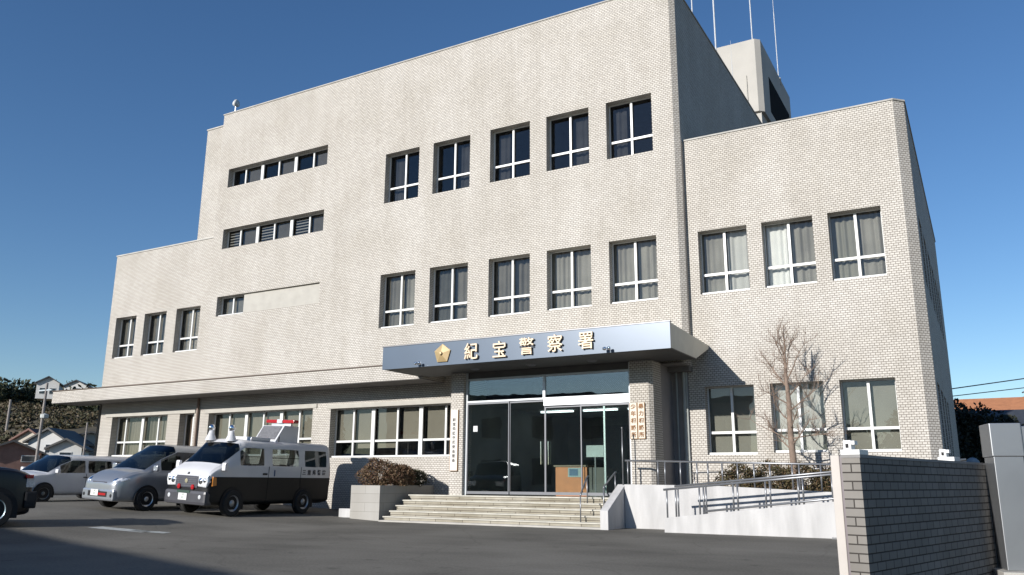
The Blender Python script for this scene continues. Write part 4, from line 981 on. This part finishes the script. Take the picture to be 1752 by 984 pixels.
# ridge wood and lower scrub follow the hillside
mb = MB(); rnd = random.Random(9)
for k in range(150):
    x = rnd.uniform(-215,-112); y = rnd.uniform(62, 125); z = hh(x,y)
    if z < 7: continue
    if -155 < x < -128 and y < 74: continue
    s = rnd.uniform(2.0, 3.8); leaves(mb, (x,y,z+s*.6), (s,s,s*.9), 170, .5, rnd, .5)
tag(mb.build('woodland', WOODM, fixn=False), 'dark evergreen wood covering the top of the left hill', 'woodland', kind='stuff')
mb = MB()
for k in range(900):
    x = rnd.uniform(-215,-100); y = rnd.uniform(28, 74); z = hh(x,y)
    s = rnd.uniform(.5, 1.2); leaves(mb, (x,y,z+s*.1), (s*2.2,s*2.0,s*.45), 60, .26, rnd, .3)
tag(mb.build('scrub', SCRUB, fixn=False), 'brown and olive scrub on the lower slope of the left hill', 'scrub', kind='stuff')
TRK = mat('trunk_dark', (0.10,0.08,0.06), .9, 0, .2, 6)
def leafy_tree(label, loc, h, r, m, n=3200, size=.16, seed=1, group=None):
    t = thing('leafy_tree', label, 'tree', loc, group=group); rr = random.Random(seed)
    MB().tube([(0,0,-.3),(.1,0,h*.3),(0,.1,h*.62)], [h*.035,h*.025,h*.012], 8).build('trunk', TRK, t)
    mb = MB()
    for k in range(11):
        a = rr.random()*6.28; q = rr.random()*.62
        leaves(mb, (math.cos(a)*r*q, math.sin(a)*r*q, h*(.40+.48*rr.random())), (r*.45,r*.45,h*.17), n//11, size, rr, .35)
    mb.build('crown', m, t, fixn=False); return t
def house(name, label, loc, rz, w, d, h, rh_, wallm, roofm, wins, over=.4, group=None):
    t = thing(name, label, 'house', loc, rz, group)
    MB().box(-w/2,w/2,-d/2,d/2,-1.3,h).build('wall', wallm, t)
    mb = MB(); o = over
    a = [(-w/2-o,h-.1),(0,h+rh_),(w/2+o,h-.1),(w/2+o,h-.28),(0,h+rh_-.2),(-w/2-o,h-.28)]
    mb.prism(a, 'y', -d/2-o, d/2+o); mb.build('roof', roofm, t)
    MB().prism([(-w/2+.02,h),(w/2-.02,h),(0,h+rh_-.22)], 'y', -d/2+.01, d/2-.01).build('gable', wallm, t)
    DG = mat('house_glass', (0.04,0.05,0.06), .1)
    for x, z, ww, wh in wins:
        f = MB().box(x-ww/2-.06,x+ww/2+.06,-d/2-.05,-d/2-.001,z-.06,z+wh+.06).build('window', WHITE, t); MB().box(x-ww/2,x+ww/2,-d/2-.07,-d/2-.051,z,z+wh).build('pane', DG, f)
    return t
HW = mat('house_white', (0.72,0.71,0.68), .8, 0, .05); HC = mat('house_cream', (0.55,0.50,0.42), .8, 0, .06); HB = mat('house_brown', (0.26,0.15,0.12), .8)
RD = mat('roof_slate', (0.06,0.065,0.075), .6, 0, .2); RG = mat('roof_grey', (0.11,0.105,0.10), .7, 0, .15); RO = mat('roof_orange', (0.52,0.22,0.10), .75, 0, .12, 2); RR = mat('roof_red', (0.17,0.075,0.055), .7)
def hl(px, py, d): v = cray(px, py, d); return (v.x, v.y, v.z)
face = R(42)
house('hill_house', 'white two storey house with dark roof on the hilltop', hl(84,672,150), face+.15, 3.6, 4.5, 1.6, 1.2, HW, RD, [(-.8,-.4,.9,1.0),(.8,-.4,.9,1.0)])
house('hill_house', 'white gabled house on hilltop behind the eave end', hl(137,668,165), face, 4.2, 6, .6, 1.2, HW, RD, [(0,-.5,1.2,.6)])
house('village_house', 'white gabled house with grey roof at foot of the hill', hl(100,778,85), face-.1, 3.6, 6, 1.3, 1.3, HW, RG, [(.3,.1,.8,.8)])
house('village_house', 'cream gabled house with a red brown lower roof beside the pole', hl(73,779,88), face-.3, 3.2, 5, 1.6, 1.1, HC, RR, [(0,.3,.8,.8)])
house('village_house', 'low dark roofed house with white windows at the left edge', hl(14,788,80), face+.4, 5, 5, .8, 1.1, HB, RG, [(-2,-.1,1.2,.5),(1.6,-.1,1.4,.5)])
house('village_house', 'long grey roofed house seen just left of the station wall', hl(150,772,92), face+.3, 8, 6, .9, 1.2, HC, RG, [(0,-.2,1.2,.7)])
house('village_house', 'small white house half hidden behind the estate car', hl(118,783,76), face+.1, 2.6, 4, .9, .8, HW, RG, [(0,-.1,.9,.5)])
def pole(name, label, base, top, r, arms=True, m=None):
    t = thing(name, label, 'utility pole', base); v = Vector(top)-Vector(base)
    MB().tube([(0,0,-2),tuple(v)], [r,r*.75], 8).build('shaft', m or mat('pole_concrete', (0.30,0.27,0.25), .8), t)
    if arms: MB().box(-.8,.8,-.05,.05,v.z-.6,v.z-.5).build('cross_arm', ALU, t); MB().lathe([(0,v.z*.55-.2),(.28,v.z*.55-.1),(.3,v.z*.55+.15),(0,v.z*.55+.25)], (.3,0,0), 'z', 10).build('transformer', mat('transformer_grey', (0.6,0.62,0.6), .5), t)
a = hl(62,785,62); b = hl(66,652,62); pole('utility_pole', 'tall concrete utility pole in front of the left hill', a, (a[0]+.1, a[1], b[2]), .12)
a = hl(142,785,62); b = hl(143,722,62); pole('thin_pole', 'thin dark pole near the left end of the station', a, (a[0], a[1], b[2]), .08, False)
a = hl(11,735,110); pole('thin_pole', 'dead pale trunk like pole on the left hillside', (a[0],a[1],a[2]-4), (a[0],a[1],a[2]+4), .2, False)

# ------------------------------------------------------------------ background right
house('neighbour_house', 'low house with a long orange roof behind the right wing', (11.5,83,2), R(90), 9, 17, 6.3, 2.0, HC, RO, [])
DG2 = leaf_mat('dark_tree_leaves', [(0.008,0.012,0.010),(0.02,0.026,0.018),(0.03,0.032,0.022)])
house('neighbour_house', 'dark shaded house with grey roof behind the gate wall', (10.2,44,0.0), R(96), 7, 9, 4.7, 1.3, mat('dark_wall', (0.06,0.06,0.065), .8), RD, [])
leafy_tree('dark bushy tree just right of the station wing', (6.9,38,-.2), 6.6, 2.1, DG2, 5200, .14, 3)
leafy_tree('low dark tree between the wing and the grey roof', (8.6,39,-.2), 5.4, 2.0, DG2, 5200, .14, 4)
leafy_tree('dark brown tree rising over the far end of the orange roof', (12.8,86,0), 11.6, 2.6, leaf_mat('brown_leaves', [(0.03,0.02,0.015),(0.06,0.045,0.03)]), 3000, .25, 8)
t = thing('satellite_dish', 'pale round dish in the shade behind the gate wall', 'satellite dish', (6.72, 30, .9))
MB().tube([(0,0,-1.2),(0,0,.9)], .04).build('mast', STEEL, t)
o = MB().lathe([(0,0),(.2,.03),(.36,.12),(.355,.13),(.2,.045),(0,.015)], (0,0,0), 'y', 20).build('dish', mat('dish_grey', (0.42,0.47,0.52), .5), t, smooth=True); o.location = (0,-.1,1.15)
def wire(label, p, q, sag, r=.03):
    mb = MB(); pts = []
    for i in range(13):
        u = i/12; pts.append((p[0]+(q[0]-p[0])*u, p[1]+(q[1]-p[1])*u, p[2]+(q[2]-p[2])*u - sag*4*u*(1-u)))
    tag(centre(mb.tube(pts, r, 5).build('overhead_wire', BLACKP), p), label, 'wire', 'overhead wires')
p0 = cray(1560,675,45); p1 = cray(1800,641,45); wire('upper overhead wire crossing the sky right of the wing', tuple(p0), tuple(p1), .0)
p0 = cray(1560,686,47); p1 = cray(1800,658,47); wire('lower overhead wire just above the orange roof', tuple(p0), tuple(p1), .0, .025)

# ------------------------------------------------------------------ across the street, behind the camera (seen in the glass; the house is added to cast the near shade)
ang = math.atan2(-3.9, 12.4)
t = thing('occluder_house', 'long plain unseen building behind the viewer, added to cast the near shade', 'house', (-18.9,-29.85,G0), ang)
MB().box(-13,13,-9,0,-.5,6.6).build('wall', HC, t)
MB().box(-13.3,13.3,-9.3,.3,6.6,7.0).build('roof', RD, t)
mb = MB()
for k in range(7): mb.box(-11+k*3.5,-9.6+k*3.5,.001,.05,1.0,2.6).box(-11+k*3.5,-9.6+k*3.5,.001,.05,4.0,5.4)
mb.build('window', mat('house_glass', (0.04,0.05,0.06), .1), t)
TG = leaf_mat('street_tree_leaves', [(0.02,0.035,0.015),(0.05,0.07,0.03),(0.07,0.08,0.035)])
for k, (x, y, h) in enumerate(((2,-58,7.5),(9,-62,8.5),(17,-56,7),(25,-60,8),(-4,-66,9),(34,-55,7),(14,-70,10),(-60,-50,8))):
    leafy_tree('street tree with dense green crown, number %s from the west, behind the viewer' % ['three','four','six','seven','two','eight','five','one'][k], (x,y,G0), h, h*.42, TG, 2200, .32, 20+k, 'street trees behind the viewer')
